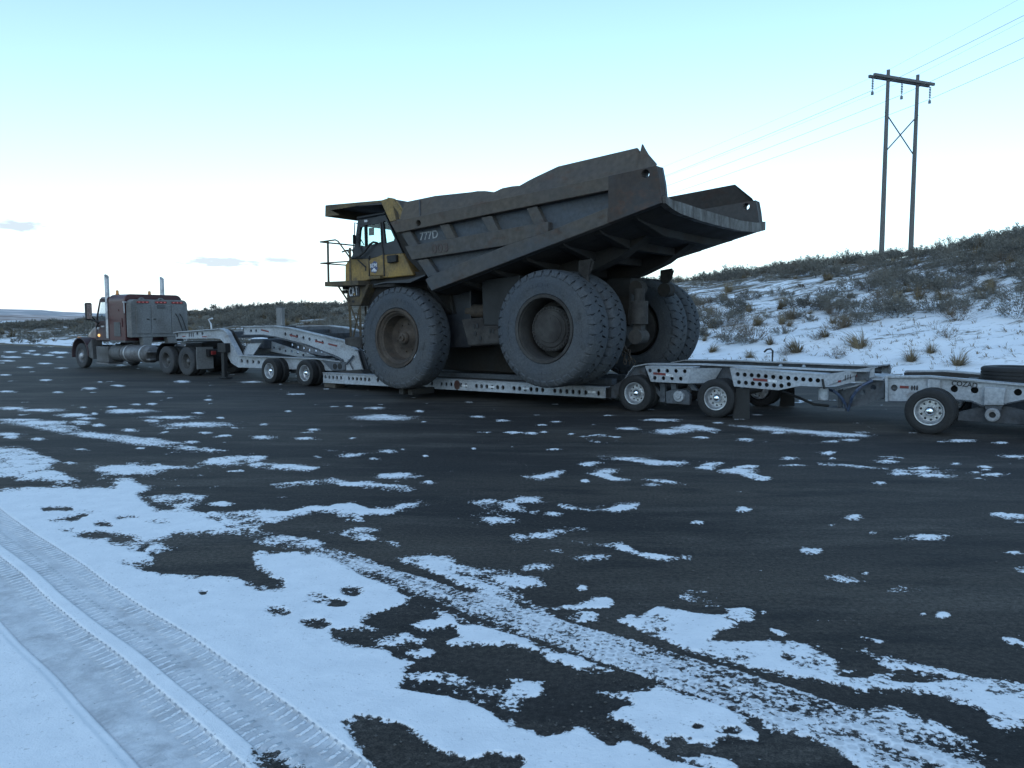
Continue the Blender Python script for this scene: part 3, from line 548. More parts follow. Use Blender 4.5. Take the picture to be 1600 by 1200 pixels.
def build_hill():
    s = np.concatenate([np.linspace(-160, -14, 60)[:-1], np.linspace(-14, 40, 180)[:-1], np.linspace(40, 330, 280)])
    p = np.concatenate([np.linspace(HS0 - 1.5, 60, 130)[:-1], np.linspace(60, 300, 60)])
    S, P = np.meshgrid(s, p, indexing='ij'); Z = hill(S, P); Z = np.where(P < HS0, -.03, Z + .02)
    Z = np.where(P > 299, -1, Z)
    x = _d[0] * S + _m[0] * P; y = _d[1] * S + _m[1] * P
    co = np.stack([x, y, Z], -1).reshape(-1, 3); a, b = S.shape
    i = np.arange(a - 1)[:, None] * b + np.arange(b - 1)[None, :]
    fs = np.stack([i, i + 1, i + b + 1, i + b], -1).reshape(-1, 4)
    me = bpy.data.meshes.new('hillside'); me.from_pydata(co.tolist(), [], fs.tolist()); me.update()
    if me.polygons[0].normal.z < 0: me.flip_normals()
    me.polygons.foreach_set('use_smooth', [True] * len(me.polygons))
    at_ = me.attributes.new('bare', 'FLOAT', 'POINT')
    t = np.clip((P - HS0) / 30, 0, 1); bare = .33 + .26 * t + .16 * sstep(15, 60, S) * (P > HS0 + 3) ; bare = np.where(P < HS0 + .7, .62, bare)
    at_.data.foreach_set('value', bare.ravel().astype(np.float32))
    o = bpy.data.objects.new('hillside', me); COL.objects.link(o); o['kind'] = 'structure'
    m, nt, N, L, bs = new_mat('snowy hillside soil')
    tc = N.new('ShaderNodeTexCoord'); mp = N.new('ShaderNodeMapping'); mp.inputs['Rotation'].default_value = (0, 0, -RIG_ROT); mp.inputs['Scale'].default_value = (.55, 1.25, 1); L.new(tc.outputs['Object'], mp.inputs[0])
    n1 = N.new('ShaderNodeTexNoise'); n1.inputs['Scale'].default_value = 1.1; n1.inputs['Detail'].default_value = 9; n1.inputs['Roughness'].default_value = .68; L.new(mp.outputs[0], n1.inputs['Vector'])
    n2 = N.new('ShaderNodeTexNoise'); n2.inputs['Scale'].default_value = 11; n2.inputs['Detail'].default_value = 5; L.new(mp.outputs[0], n2.inputs['Vector'])
    at2 = N.new('ShaderNodeAttribute'); at2.attribute_name = 'bare'
    ad = N.new('ShaderNodeMath'); ad.operation = 'ADD'; L.new(n1.outputs[0], ad.inputs[0]); L.new(at2.outputs['Fac'], ad.inputs[1])
    a3 = N.new('ShaderNodeMath'); a3.operation = 'MULTIPLY_ADD'; L.new(n2.outputs[0], a3.inputs[0]); a3.inputs[1].default_value = .3; L.new(ad.outputs[0], a3.inputs[2])
    rp = N.new('ShaderNodeMapRange'); rp.inputs[1].default_value = 1.09; rp.inputs[2].default_value = 1.21; L.new(a3.outputs[0], rp.inputs[0])
    soil = N.new('ShaderNodeMix'); soil.data_type = 'RGBA'; soil.inputs[6].default_value = (.075, .06, .045, 1); soil.inputs[7].default_value = (.17, .14, .095, 1); L.new(n2.outputs[0], soil.inputs[0])
    mx = N.new('ShaderNodeMix'); mx.data_type = 'RGBA'; mx.inputs[6].default_value = (.78, .795, .82, 1); L.new(rp.outputs[0], mx.inputs[0]); L.new(soil.outputs[2], mx.inputs[7]); L.new(mx.outputs[2], bs.inputs['Base Color'])
    bs.inputs['Roughness'].default_value = .8; bs.inputs['Specular IOR Level'].default_value = .2
    bp = N.new('ShaderNodeBump'); bp.inputs['Strength'].default_value = .7; bp.inputs['Distance'].default_value = .12; L.new(n1.outputs[0], bp.inputs['Height']); L.new(bp.outputs[0], bs.inputs['Normal'])
    me.materials.append(m)
build_hill()

def build_far():
    # rolling snow-dusted hills beyond the plain, in three ridges
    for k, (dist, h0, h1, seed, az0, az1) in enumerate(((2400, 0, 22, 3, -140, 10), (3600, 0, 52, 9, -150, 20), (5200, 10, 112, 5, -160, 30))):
        n, rws = 320, 14; vs = []; fs = []
        for i in range(n):
            a = math.radians(az0 + (az1 - az0) * i / (n - 1))
            hz = h0 + (h1 - h0) * float(.35 + .9 * (fbm(np.array([i * .035 * (1 + k * .3)]), np.array([seed * 1.7]), 4, seed)[0] - .25))
            az = az0 + (az1 - az0) * i / (n - 1)
            hz *= float(np.interp(az, [-160, -80, -36, -30.5, -28, -20, 30], [.9, 1, 1.05, .92, .66, .62, .55]))
            for j in range(rws):
                t = j / (rws - 1); r = dist * (1 + .28 * t)
                z = hz * t ** .8 * (1 + .0) + 9 * (k + 1) * float(fbm(np.array([i * .3 + seed]), np.array([j * .5]), 3, seed)[0] - .5) * (t > 0) * (t < 1)
                vs.append((r * math.sin(a), r * math.cos(a), z - 1.5 * (j == 0)))
            vs.append((r * 1.1 * math.sin(a), r * 1.1 * math.cos(a), -3))
        c = rws + 1
        for i in range(n - 1):
            for j in range(c - 1): fs.append((i * c + j, i * c + j + 1, (i + 1) * c + j + 1, (i + 1) * c + j))
        me = bpy.data.meshes.new('distant_hills'); me.from_pydata(vs, [], fs); me.update()
        me.polygons.foreach_set('use_smooth', [True] * len(me.polygons))
        m, nt, N, L, bs = new_mat('distant snowy range')
        tc = N.new('ShaderNodeTexCoord'); n1 = N.new('ShaderNodeTexNoise'); n1.inputs['Scale'].default_value = .006; n1.inputs['Detail'].default_value = 7; L.new(tc.outputs['Object'], n1.inputs['Vector'])
        rp = N.new('ShaderNodeMapRange'); rp.inputs[1].default_value = .44; rp.inputs[2].default_value = .66; L.new(n1.outputs[0], rp.inputs[0])
        mx = N.new('ShaderNodeMix'); mx.data_type = 'RGBA'; mx.inputs[6].default_value = (.25, .19, .17, 1) if k < 2 else (.34, .33, .34, 1); mx.inputs[7].default_value = (.64, .56, .54, 1); L.new(rp.outputs[0], mx.inputs[0]); L.new(mx.outputs[2], bs.inputs['Base Color'])  # pinkish warmth in the colour stands in for low sunlight on the hills
        bs.inputs['Roughness'].default_value = .9
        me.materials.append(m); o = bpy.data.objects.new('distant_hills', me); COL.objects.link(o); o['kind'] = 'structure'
build_far()
# ------------------------------------------------------------------ the mining dump truck
REAR_S, REAR_Z = 9.86, 1.84
FRONT_S, FRONT_Z = 14.44, 1.575
TR = 1.325
dt = thing('dump_truck', 'huge worn mining dump truck with yellow cab and grey bed on the low trailer', 'dump truck', 11.9, 0, .45)

def big_tyre(name, width=.70):
    mb = MB(); hw = width / 2; r = TR
    prof = [(-hw * .72, .735), (-hw * .95, .80), (-hw * 1.0, .92), (-hw * 1.02, 1.03), (-hw * .985, 1.135), (-hw * .93, 1.20), (-hw * .86, r - .075), (0, r - .055), (hw * .86, r - .075), (hw * .93, 1.20), (hw * .985, 1.135), (hw * 1.02, 1.03), (hw * 1.02, 1.018), (hw * 1.015, 1.0), (hw * 1.0, .92), (hw * 1.0, .905), (hw * .95, .80), (hw * .95, .79), (hw * .72, .735)]
    mb.lathe(prof, 72)
    NL = 37
    for side in (-1, 1):
        for k in range(NL):
            a0 = 2 * math.pi * (k + (.5 if side > 0 else 0)) / NL; da = 2 * math.pi / NL
            rows = [(.006, r - .004, -.40, .42), (.08, r, -.36, .36), (.15, r, -.47, .47), (.22, r - .006, -.47, .47), (.285, r - .018, -.42, .43), (hw * .94, r - .055, -.34, .36), (hw * 1.005, r - .14, -.29, .30)]
            ins = [(.006, r - .075), (.08, r - .075), (.15, r - .075), (.22, r - .08), (.275, r - .1), (hw * .88, r - .13), (hw * .95, r - .18)]
            vs = []; slant = .5 * da
            for i, (y, rr, lo, hi) in enumerate(rows):
                sl = slant * (y / hw - .4)
                for t in (lo, hi):
                    a = a0 + sl + t * da * 1.06; vs.append((rr * math.cos(a), side * y, rr * math.sin(a)))
            for i, (y, rr) in enumerate(ins):
                _, _, lo, hi = rows[i]; sl = slant * (rows[i][0] / hw - .4)
                for t in (lo - .03, hi + .03):
                    a = a0 + sl + t * da * 1.06; vs.append((rr * math.cos(a), side * y, rr * math.sin(a)))
            n = len(rows); fs = []
            for i in range(n - 1):
                fs += [(2 * i, 2 * i + 1, 2 * i + 3, 2 * i + 2), (2 * i, 2 * i + 2, 2 * n + 2 * i + 2, 2 * n + 2 * i), (2 * i + 1, 2 * n + 2 * i + 1, 2 * n + 2 * i + 3, 2 * i + 3)]
            fs += [(0, 2 * n, 2 * n + 1, 1), (2 * n - 2, 2 * n - 1, 4 * n - 1, 4 * n - 2)]
            mb.add(vs, fs)
    # raised mould bands and block lettering pads on the wall
    for side in (-1, 1):
        for k in range(46):
            a0 = 2 * math.pi * k / 46
            if (k % 23) in (2, 3, 4, 5, 6, 7, 13, 14, 15, 16, 17): 
                vs = []
                for rr, y in ((.955, hw * 1.012), (1.01, hw * 1.02)):
                    for t in (0, .085):
                        a = a0 + t; vs += [(rr * math.cos(a), side * (y - .01), rr * math.sin(a)), (rr * math.cos(a), side * (y + .007), rr * math.sin(a))]
                mb.add(vs, [(1, 3, 7, 5), (0, 1, 5, 4), (2, 6, 7, 3), (0, 2, 3, 1), (4, 5, 7, 6)])
    return mb.mesh(name, M['tyre_big'], smooth=38, merge=False)
TYRE = big_tyre('tyre')
def rear_rim(out):     # out: +1 dished outer wheel seen with the drive hub inside
    mb = MB(); mb.lathe([(.335, .70), (.345, .765), (.315, .775), (.30, .735), (.27, .725), (.255, .69), (.20, .675), (.10, .66), (-.02, .648), (-.30, .66), (-.31, .5), (-.27, 0)], 56)
    return mb.mesh('rim', M['rim_big_in'], smooth=35)
def rear_hub():
    mb = MB(); mb.lathe([(-.3, .52), (.02, .52), (.045, .505), (.05, .43), (.075, .41), (.082, .32), (.095, .31), (.10, 0)], 48)
    for k in range(36):
        a = 2 * math.pi * k / 36; c = (.475 * math.cos(a), .475 * math.sin(a))
        mb.prism(circ(c, .022, 6), .04, .075)
    for k in range(9):
        a = 2 * math.pi * (k + .3) / 9
        if k % 3 == 0: mb.prism(circ((.25 * math.cos(a), .25 * math.sin(a)), .03, 6), .08, .11)
    return mb.mesh('drive_hub', M['rim_big_in'], smooth=30)
def front_rim():
    mb = MB(); mb.lathe([(.335, .70), (.345, .76), (.31, .765), (.30, .72), (.285, .70), (.29, .655), (.265, .62), (.24, .61), (.225, .585), (.10, .57), (-.04, .53), (-.085, .44), (-.08, .33), (-.03, .26), (.02, .20), (.03, .165)], 56)
    return mb.mesh('rim', M['rim_big'], smooth=35)
def front_hub():
    mb = MB(); mb.lathe([(.0, .17), (.07, .165), (.11, .135), (.12, .09), (.165, .08), (.17, .045), (.14, .04), (.14, 0)], 32)
    for k in range(10):
        a = 2 * math.pi * k / 10; mb.prism(circ((.36 * math.cos(a), .36 * math.sin(a)), .018, 6), -.09, -.05)
    return mb.mesh('hub', M['rim_big'], smooth=30)
RIM_R, HUB_R, RIM_F, HUB_F = rear_rim(1), rear_hub(), front_rim(), front_hub()
def dump_wheel(s, w, z, rim, hub, flip, spin, label=None):
    o = place('wheel', rim, dt, (s, w, z), (0, spin, 0) if not flip else (0, spin, math.pi), label)
    for nm, me in (('tyre', TYRE), ('hub', hub)):
        c = bpy.data.objects.new(nm, me); COL.objects.link(c); c.parent = o; BASE[c.name] = (s, w, z)
    return o
random.seed(4)
dump_wheel(FRONT_S, 2.45, FRONT_Z, RIM_F, HUB_F, False, .2); dump_wheel(FRONT_S, -2.45, FRONT_Z, RIM_F, HUB_F, True, .9)
for w in (2.47, 1.655): dump_wheel(REAR_S, w, REAR_Z, RIM_R, HUB_R, False, random.random() * 3)
for w in (-2.47, -1.655): dump_wheel(REAR_S, w, REAR_Z, RIM_R, HUB_R, True, random.random() * 3)

# ---- the bed
OW, PW = 2.95, 2.74
bedw = lambda pts: pl(pts, OW)
under_z = lambda s: 4.335 + (s - 6.979) * (2.749 - 4.335) / (13.091 - 6.979)
# floor: shallow V, lofted front to back, with the rear lip
def floor_mb():
    mb = MB(); prof = [(OW - .06, 0), (2.35, -.12), (1.2, -.17), (0, -.18), (-1.2, -.17), (-2.35, -.12), (-OW + .06, 0)]
    ss = np.linspace(13.15, 6.98, 16)
    for up in (0, .14):
        b = len(mb.v)
        for s in ss:
            k = np.interp(s, [6.98, 11.5], [1.0, .55])
            mb.v += [(float(s), w, float(under_z(s) + 0.02 + dz * k + up)) for w, dz in prof]
        n = len(prof)
        for i in range(len(ss) - 1):
            for j in range(n - 1): mb.f.append((b + i * n + j, b + i * n + j + 1, b + (i + 1) * n + j + 1, b + (i + 1) * n + j))
    n = len(prof); N_ = len(ss) * n
    for i in (0, len(ss) - 1):
        for j in range(n - 1): mb.f.append((i * n + j, i * n + j + 1, N_ + i * n + j + 1, N_ + i * n + j))
    return mb
bed = part('dump_bed', floor_mb(), M['under'], dt, label='grey steel bed with flared tail')
side_out = bedw([(609, 347), (1026, 258.5), (1031, 285), (1034, 317), (674, 454.5), (664, 437), (642, 406), (631, 385), (619, 364)])
part('side_panel', MB().holed(side_out, [circ(bedw([(1008.5, 271.5)])[0], .09)], PW - .09, PW), M['bed_panel'], bed)
part('side_panel', MB().holed(side_out, [circ(bedw([(1008.5, 271.5)])[0], .09)], -PW, -PW + .09), M['bed_in'], bed)
rail = bedw([(609, 347), (637.5, 341), (952, 274.5), (952, 297), (619, 364)])
midb = bedw([(631, 385), (855, 346), (855, 362), (792, 383), (642, 406)])
sill = bedw([(664, 437), (680, 427), (792, 383), (855, 362), (950, 324), (950, 349), (674, 454.5)])
rear = bedw([(950, 274.9), (1026, 258.5), (1030, 280), (1034, 317), (950, 349)])
hole_c = bedw([(1008.5, 271.5)])[0]
posts = [q1((580, 652), (632, 643), (680, 731), (628, 740)), q1((815, 605), (872, 597), (915, 686), (862, 694)), q1((1075, 558), (1140, 545), (1186, 641), (1125, 650)), q1((1360, 500), (1422, 486), (1476, 592), (1405, 603)), q1((680, 826), (740, 816), (802, 908), (745, 934))]
def blobhole(c, r): return circ(c, r, 12)
for sg in (1, -1):
    a, b = (PW + .002, OW) if sg > 0 else (-OW, -PW - .002)
    h = bedw([(653.5, 348.5)])[0]
    part('top_rail', MB().holed(rail, [blobhole(h, .075)], a, b), M['bed_rail'], bed, .012)
    part('side_beam', MB().prism(midb, a, b - .03 * sg if sg > 0 else b) if sg > 0 else MB().prism(midb, a + .03, b), M['bed'], bed, .012)
    part('sill_beam', MB().prism(sill, a, b), M['bed'], bed, .012)
    part('tail_plate', MB().holed(rear, [blobhole(hole_c, .085)], (a + .004 if sg > 0 else a), (b + .004 if sg > 0 else b - .004)), M['bed_tail'], bed, .01)
    for p in posts:
        pp = bedw(p); part('side_post', MB().prism(pp, PW + .003 if sg > 0 else -OW + .06, OW - .06 if sg > 0 else -PW - .003), M['bed'], bed, .01)
# sloping sideboards above the rails, their tops uneven
board_bot = bedw([(630, 342.5), (740, 319.5), (780, 311), (840, 298), (872, 291.5), (1026, 258.8)])
near_top = pl([(632, 316), (680, 306), (737, 300), (746, 298.5), (758, 298.3), (772, 300), (785, 294), (800, 291), (812, 290), (826, 282), (840, 275), (872, 260), (995, 231), (1000, 238), (1003, 225), (1006, 231), (1012, 241), (1025, 256)], 2.72)
far_top = pl([(632, 316), (680, 306), (737, 300), (772, 299), (812, 289), (840, 275), (872, 260), (995, 231), (1026, 257)], 2.72)
for sg, top in ((1, near_top), (-1, far_top)):
    mb = MB(); xs = sorted(set([p[0] for p in top]))
    bot = [(s, float(np.interp(s, [p[0] for p in board_bot[::-1]], [p[1] for p in board_bot[::-1]]))) for s, _ in top]
    n = len(top); vs = []
    for (s, z), (s2, z2) in zip(top, bot): vs += [(s, sg * 2.72, z), (s2, sg * 2.90, z2), (s, sg * 2.66, z), (s2, sg * 2.84, z2)]
    fs = []
    for i in range(n - 1):
        k = 4 * i; fs += [(k, k + 1, k + 5, k + 4), (k + 2, k + 6, k + 7, k + 3), (k, k + 4, k + 6, k + 2), (k + 1, k + 3, k + 7, k + 5)]
    fs += [(0, 2, 3, 1), (4 * n - 4, 4 * n - 3, 4 * n - 1, 4 * n - 2)]
    part('sideboard', mb.add(vs, fs), M['bed_rail'] if sg > 0 else M['bed_in'], bed)
# seam strap on the near sideboard
p_a, p_b = pl([(656, 312.5)], 2.75)[0], pl([(657, 338)], 2.9)[0]
part('board_strap', MB().tube([(p_a[0], 2.76, p_a[1]), (p_b[0], 2.91, p_b[1])], .02, 5), M['bed'], bed)
# rear lip across the tail: thick, worn, dipping toward the middle
lp = [(OW - .05, 0.0, .13), (2.6, -.075, .16), (2.2, -.13, .22), (1.2, -.17, .24), (0, -.18, .24), (-1.2, -.17, .23), (-2.35, -.10, .22), (-OW + .05, 0.0, .21)]
mb = MB(); s0, s1 = 6.90, 7.06
for s in (s0, s1): mb.v += [(s, w, 4.335 + dz - .01) for w, dz, h in lp] + [(s, w, 4.335 + dz + h) for w, dz, h in lp]
n = len(lp)
for j in range(n - 1):
    mb.f += [(j, j + 1, n + j + 1, n + j), (2 * n + j, 3 * n + j, 3 * n + j + 1, 2 * n + j + 1), (j, 2 * n + j, 2 * n + j + 1, j + 1), (n + j, n + j + 1, 3 * n + j + 1, 3 * n + j)]
mb.f += [(0, n, 3 * n, 2 * n), (n - 1, 3 * n - 1, 4 * n - 1, 2 * n - 1)]
M['lip'] = paint('scraped bright lip steel', (.105, .10, .095), (.05, .04, .033), .5, .5, .1, 1.6, 22, .2, (1, 3, 1), rust=(.07, .045, .032))
part('rear_lip', mb, M['lip'], bed)
# near tail edge thickness: torn plate standing inside the side wall
ed = [at(1026, 258, OW), at(1031, 283, 2.78), at(1046, 309, 2.45)]
lo = at(1034, 317, OW)
part('tail_edge', MB().add([(lo[0], OW, lo[1]), (ed[0][0], OW, ed[0][1]), (ed[1][0] - .02, 2.80, ed[1][1]), (ed[2][0], 2.5, ed[2][1] - .02), (lo[0] + .12, OW - .02, lo[1]), (ed[0][0] + .1, OW - .02, ed[0][1]), (ed[1][0] + .1, 2.78, ed[1][1]), (ed[2][0] + .1, 2.46, ed[2][1] - .02)],
    [(0, 1, 2), (0, 2, 3), (4, 6, 5), (4, 7, 6), (0, 4, 5, 1), (1, 5, 6, 2), (2, 6, 7, 3), (0, 3, 7, 4)]), M['lip'], bed)
# underside: two main beams and curved cross ribs
for w in (1.15, -1.15):
    ss = np.linspace(13.4, 8.1, 9)
    poly = [(float(s), float(under_z(s) - .10)) for s in ss] + [(float(s), float(under_z(s) - np.interp(s, [8.1, 9, 12, 13.4], [.14, .50, .52, .36]))) for s in ss[::-1]]
    part('underbeam', MB().prism(poly, w - .2, w + .2), M['under'], bed, .01)
for s in (7.75, 8.6, 9.5, 10.5, 11.4, 12.3):
    z = under_z(s); part('cross_rib', MB().prism_s([(2.8, z + .05), (-2.8, z + .05), (-2.6, z - .06), (-1.4, z - .28), (1.4, z - .28), (2.6, z - .06)], s - .11, s + .11), M['under'], bed, .01)
# front wall, canopy over the cab, gussets
fb, ft = (13.2, 2.95), (14.5, 4.85)
part('front_wall', MB().prism([(13.12, 2.80), (14.42, 4.35), (14.62, 5.08), (14.50, 5.10), (14.30, 4.38), (12.98, 2.85)], -2.70, 2.70), M['bed'], bed)
CW = 2.62
c_r, c_f = at(600, 313.5, CW), at(509.5, 321, CW)
can = part('canopy', MB().prism([(c_r[0] - .25, c_r[1] - .03), (c_f[0] + .02, c_f[1] - .02), (c_f[0] + .02, c_f[1] - .07), (c_r[0] - .2, c_r[1] - .10)], -CW, CW), M['bed'], bed)
part('canopy_lip', MB().prism([(c_f[0] + .03, c_f[1]), (c_f[0] + .05, c_f[1] - .30), (c_f[0] - .02, c_f[1] - .30), (c_f[0] - .05, c_f[1])], -CW, CW), M['yellow_muddy'], bed)
for sg in (1, -1):
    a, b = (CW - .05, CW + .01) if sg > 0 else (-CW - .01, -CW + .05)
    part('canopy_flange', MB().prism(pl([(598, 312.8), (509.5, 320.7), (509.5, 338), (530, 336), (517, 328.5), (541, 324.5), (597, 315.6)], CW), a, b), M['yellow_muddy'], bed)
    gp_ = pl(q1((465, 455), (520, 437), (548, 441), (575, 468), (632, 562), (525, 587)), CW + .03)
    part('gusset', MB().prism(gp_, CW + .012 if sg > 0 else -CW - .08, CW + .08 if sg > 0 else -CW - .012), M['yellow'], bed, .01)
    fl = pl(q1((518, 436), (546, 440), (632, 562), (614, 566)), CW + .03)
    part('gusset_rib', MB().prism(fl, CW + .081 if sg > 0 else -CW - .14, CW + .14 if sg > 0 else -CW - .081), M['yellow'], bed)
part('canopy_beacon_post', MB().tube([(*[at(561, 320, .8)[0]], .8, 5.1), (at(561, 320, .8)[0], .8, 5.38)], .025, 6), M['black'], bed)
# numbers on the panel and on the beam
tl = at(656, 374.5, PW); tr = at(681, 370.5, PW)
tilt = math.atan2(tr[1] - tl[1], tl[0] - tr[0])
letter('unit_number', '777D', .27, M['letter_pale'], bed, tl[0], PW + .002, tl[1] - .02, tilt, 1.02)
tl = at(673, 394, OW); letter('faded_number', '003', .30, M['letter_faint'], bed, tl[0], OW - .024, tl[1] - .03, tilt, 1.25)

# ---- chassis
chs = part('chassis', MB().prism([(9.3, 2.35), (9.6, 2.7), (13, 2.45), (16.7, 2.2), (16.8, 1.2), (14.0, 1.1), (10.2, 1.35), (9.4, 1.6)], .42, .78).mirror().box(11.1, 11.4, -.8, .8, 1.3, 2.0).box(13.2, 13.5, -.8, .8, 1.2, 2.0).box(16.3, 16.7, -.8, .8, 1.2, 2.0), M['under'], dt, .02)
part('rear_axle', MB().lathe([(-1.3, .46), (-.7, .46), (-.45, .62), (.45, .62), (.7, .46), (1.3, .46)], 28, (REAR_S, 0, REAR_Z), close=True).lathe([(-.72, 0), (-.70, .30), (-.55, .46), (-.2, .52)], 28, (REAR_S, 0, REAR_Z), 'x'), M['under'], dt, smooth=35)
part('axle_housing', MB().prism_s([(-.40, 2.2), (-.36, 2.55), (-.30, 3.05), (.30, 3.05), (.36, 2.55), (.40, 2.2), (.36, 1.9), (-.36, 1.9)], 9.0, 9.7), M['under'], dt, .04)
sw_ = at_s(999, 487, 8.4)[0]
part('suspension_cylinder', MB().lathe([(1.95, .05), (1.95, .20), (2.47, .20), (2.48, .12), (2.75, .12)], 20, (8.40, sw_, 0), 'z', True).lathe([(-.2, .17), (.2, .17)], 16, (8.40, sw_, 1.66), 'y', True).box(8.3, 8.5, sw_ - .1, sw_ + .1, 1.6, 1.97), M['rim_big_in'], dt, smooth=30)
for w in (.62, -.62):
    part('hoist_cylinder', MB().tube([(11.6, w, 1.7), (10.9, w * 1.1, 3.1)], .15, 12), M['under'], dt)
    part('pivot_boss', MB().lathe([(-.14, .17), (.14, .17)], 18, (8.6, w * 1.2, 2.78), 'y', True), M['under'], dt, smooth=30)
    part('fender_strut', MB().tube([(FRONT_S, w * 2, FRONT_Z), (FRONT_S + .1, w * 1.7, 2.9)], .16, 12), M['under'], dt)
# hanging rock ejectors between the dual tyres
for w in (2.06, -2.06):
    e0 = at(914, 395, 2.06); e1 = at(917, 434, 2.06)
    mb = MB().prism([(e0[0] - .19, 3.40), (e0[0] + .14, 3.36), (e0[0] + .14, 3.1), (e0[0] + .02, 3.0), (e0[0] - .12, 3.05)], w - .05, w + .05)
    mb.box(e0[0] - .10, e0[0] + .03, w - .045, w + .045, 2.45, 3.1)
    mb.tube([(e0[0] - .22, w, 3.35), (e0[0] - .16, w, 3.15), (e0[0] - .06, w, 3.02)], .03, 6)
    part('rock_ejector', mb, M['rim_big_in'], dt, .01)
part('front_axle', MB().tube([(FRONT_S, -2.2, FRONT_Z), (FRONT_S, 2.2, FRONT_Z)], .22, 14), M['under'], dt)
part('engine_block', MB().box(12.9, 16.2, -.95, .95, 1.5, 3.02), M['under'], dt, .05)
# tanks and guards between the wheels
W1 = 1.85
part('mud_guard', MB().prism(pl([(688, 445), (735, 445), (735, 543), (683, 543), (686, 480)], W1), 1.0, W1), M['cab_dark'], dt, .02)
part('mud_guard', MB().prism(pl([(688, 445), (735, 445), (735, 543), (683, 543), (686, 480)], W1), -W1, -1.0), M['cab_dark'], dt, .02)
part('mud_flap', MB().prism(pl([(752.5, 438), (812, 430), (812, 508), (755, 508)], 2.2), 1.9, 2.2), M['black'], dt, .01)
tk = part('hydraulic_tank', MB().prism(pl([(720, 499), (753, 496), (754, 508.5), (772, 508.5), (790, 510), (790, 537), (731, 541)], 2.25), 1.35, 2.25), M['rim_big_in'], dt, .03, label='mud caked grey side tank')
for (x, y) in ((741, 510), (746, 509), (743, 521), (751, 528), (766, 517), (771, 517)):
    c = at(x, y, 2.25); part('tank_port', MB().prism(circ(c, .035, 8, .06), 2.251, 2.265), M['black'], tk)
cc = at(745, 486, 1.7); part('air_cylinder', MB().lathe([(-.45, .13), (-.4, .17), (.4, .17), (.45, .13)], 18, (cc[0] - .15, 1.7, cc[1]), 'x', True).tube([(cc[0] + .05, 1.7, cc[1] - .15), (cc[0] + .05, 1.7, cc[1] - .35)], .02, 6), M['rim_big'], dt, smooth=30)
# fender over the front wheel
fo = pl([(584, 444), (600, 440.5), (640, 436), (664, 429)], 2.86)
mb = MB(); inn = [(s, z + .10) for s, z in fo]
n = len(fo)
vs = [(s, 2.86, z) for s, z in fo] + [(s, 1.75, z + .12) for s, z in fo] + [(s, 2.86, z - .03 - .06 * (i == 2)) for i, (s, z) in enumerate(fo)] + [(s, 1.75, z + .07) for s, z in fo]
fs = []
for i in range(n - 1): fs += [(i, i + 1, n + i + 1, n + i), (2 * n + i, 3 * n + i, 3 * n + i + 1, 2 * n + i + 1), (i, 2 * n + i, 2 * n + i + 1, i + 1), (n + i, n + i + 1, 3 * n + i + 1, 3 * n + i)]
fs += [(0, n, 3 * n, 2 * n), (n - 1, 3 * n - 1, 4 * n - 1, 2 * n - 1)]
part('fender', mb.add(vs, fs), M['cab_dark'], dt)
part('fender', MB().add([(s, -w, z) for s, w, z in vs], fs), M['cab_dark'], dt)
part('cab_floor_dark_fill', MB().box(13.9, 16.3, .45, 2.1, 2.93, 3.3), M['under'], dt)  # added dark box closing the bright sky gap under the cab
part('cab_back_dark_fill', MB().prism([(14.02, 3.15), (14.90, 3.85), (15.34, 4.72), (14.74, 4.86), (14.37, 4.2), (13.5, 3.1)], .45, 2.12), M['under'], dt)  # dark block added so no sky shows between cab and bed
part('belly_dark_fill', MB().box(10.6, 15.6, -.85, .85, .66, 1.45), M['under'], dt, .03)  # dark box added to black out the bright snow behind the wheel gap
part('bed_front_dark_fill', MB().prism_s([(2.62, 2.85), (2.62, 3.3), (-2.62, 3.3), (-2.62, 2.85), (-1.9, 2.2), (1.9, 2.2)], 13.35, 13.5), M['under'], dt)  # dark plate added to fill the sky sliver below the bed front
part('wheel_house', MB().prism([(13.2, 2.2), (13.4, 3.0), (15.2, 3.05), (16.3, 2.95), (16.4, 2.0), (15.95, 2.0), (15.6, 2.6), (14.4, 2.85), (13.5, 2.5)], 1.0, 1.95), M['under'], dt)

# ---- cab
BW = 2.2; FW_ = .35
cb = lambda *pts: pl(list(pts), BW)
low = cb((545, 405), (578, 404), (601, 398), (629, 395.5), (646, 430), (600, 434.5), (580, 436.5), (559, 441), (539, 446.5), (539, 414))
cab = part('cab', MB().prism(low, FW_, BW), M['yellow'], dt, .02, label='yellow cab with dark upper half')
up_out = cb((559, 344), (602, 336), (629, 395.5), (601, 398), (578, 404), (545, 405), (552, 398))
win_f = cb(*q1((330, 622), (355, 612), (359, 738), (322, 746)))
win_d = cb(*q1((366, 606), (455, 596), (461, 712), (369, 738)))
win_q = cb(*q1((472, 588), (480, 580), (497, 586), (520, 632), (545, 688), (540, 704), (487, 720)))
part('cab_side', MB().holed(up_out, [win_f, win_d, win_q], BW - .07, BW - .002), M['cab_dark'], cab)
part('cab_side', MB().holed(up_out, [win_d, win_q], FW_ + .002, FW_ + .07), M['cab_dark'], cab)
sF0, zF0 = cb((559, 344))[0]; sF1, zF1 = cb((546, 404))[0]; sR0, zR0 = cb((602, 336))[0]; sR1, zR1 = cb((629, 396))[0]
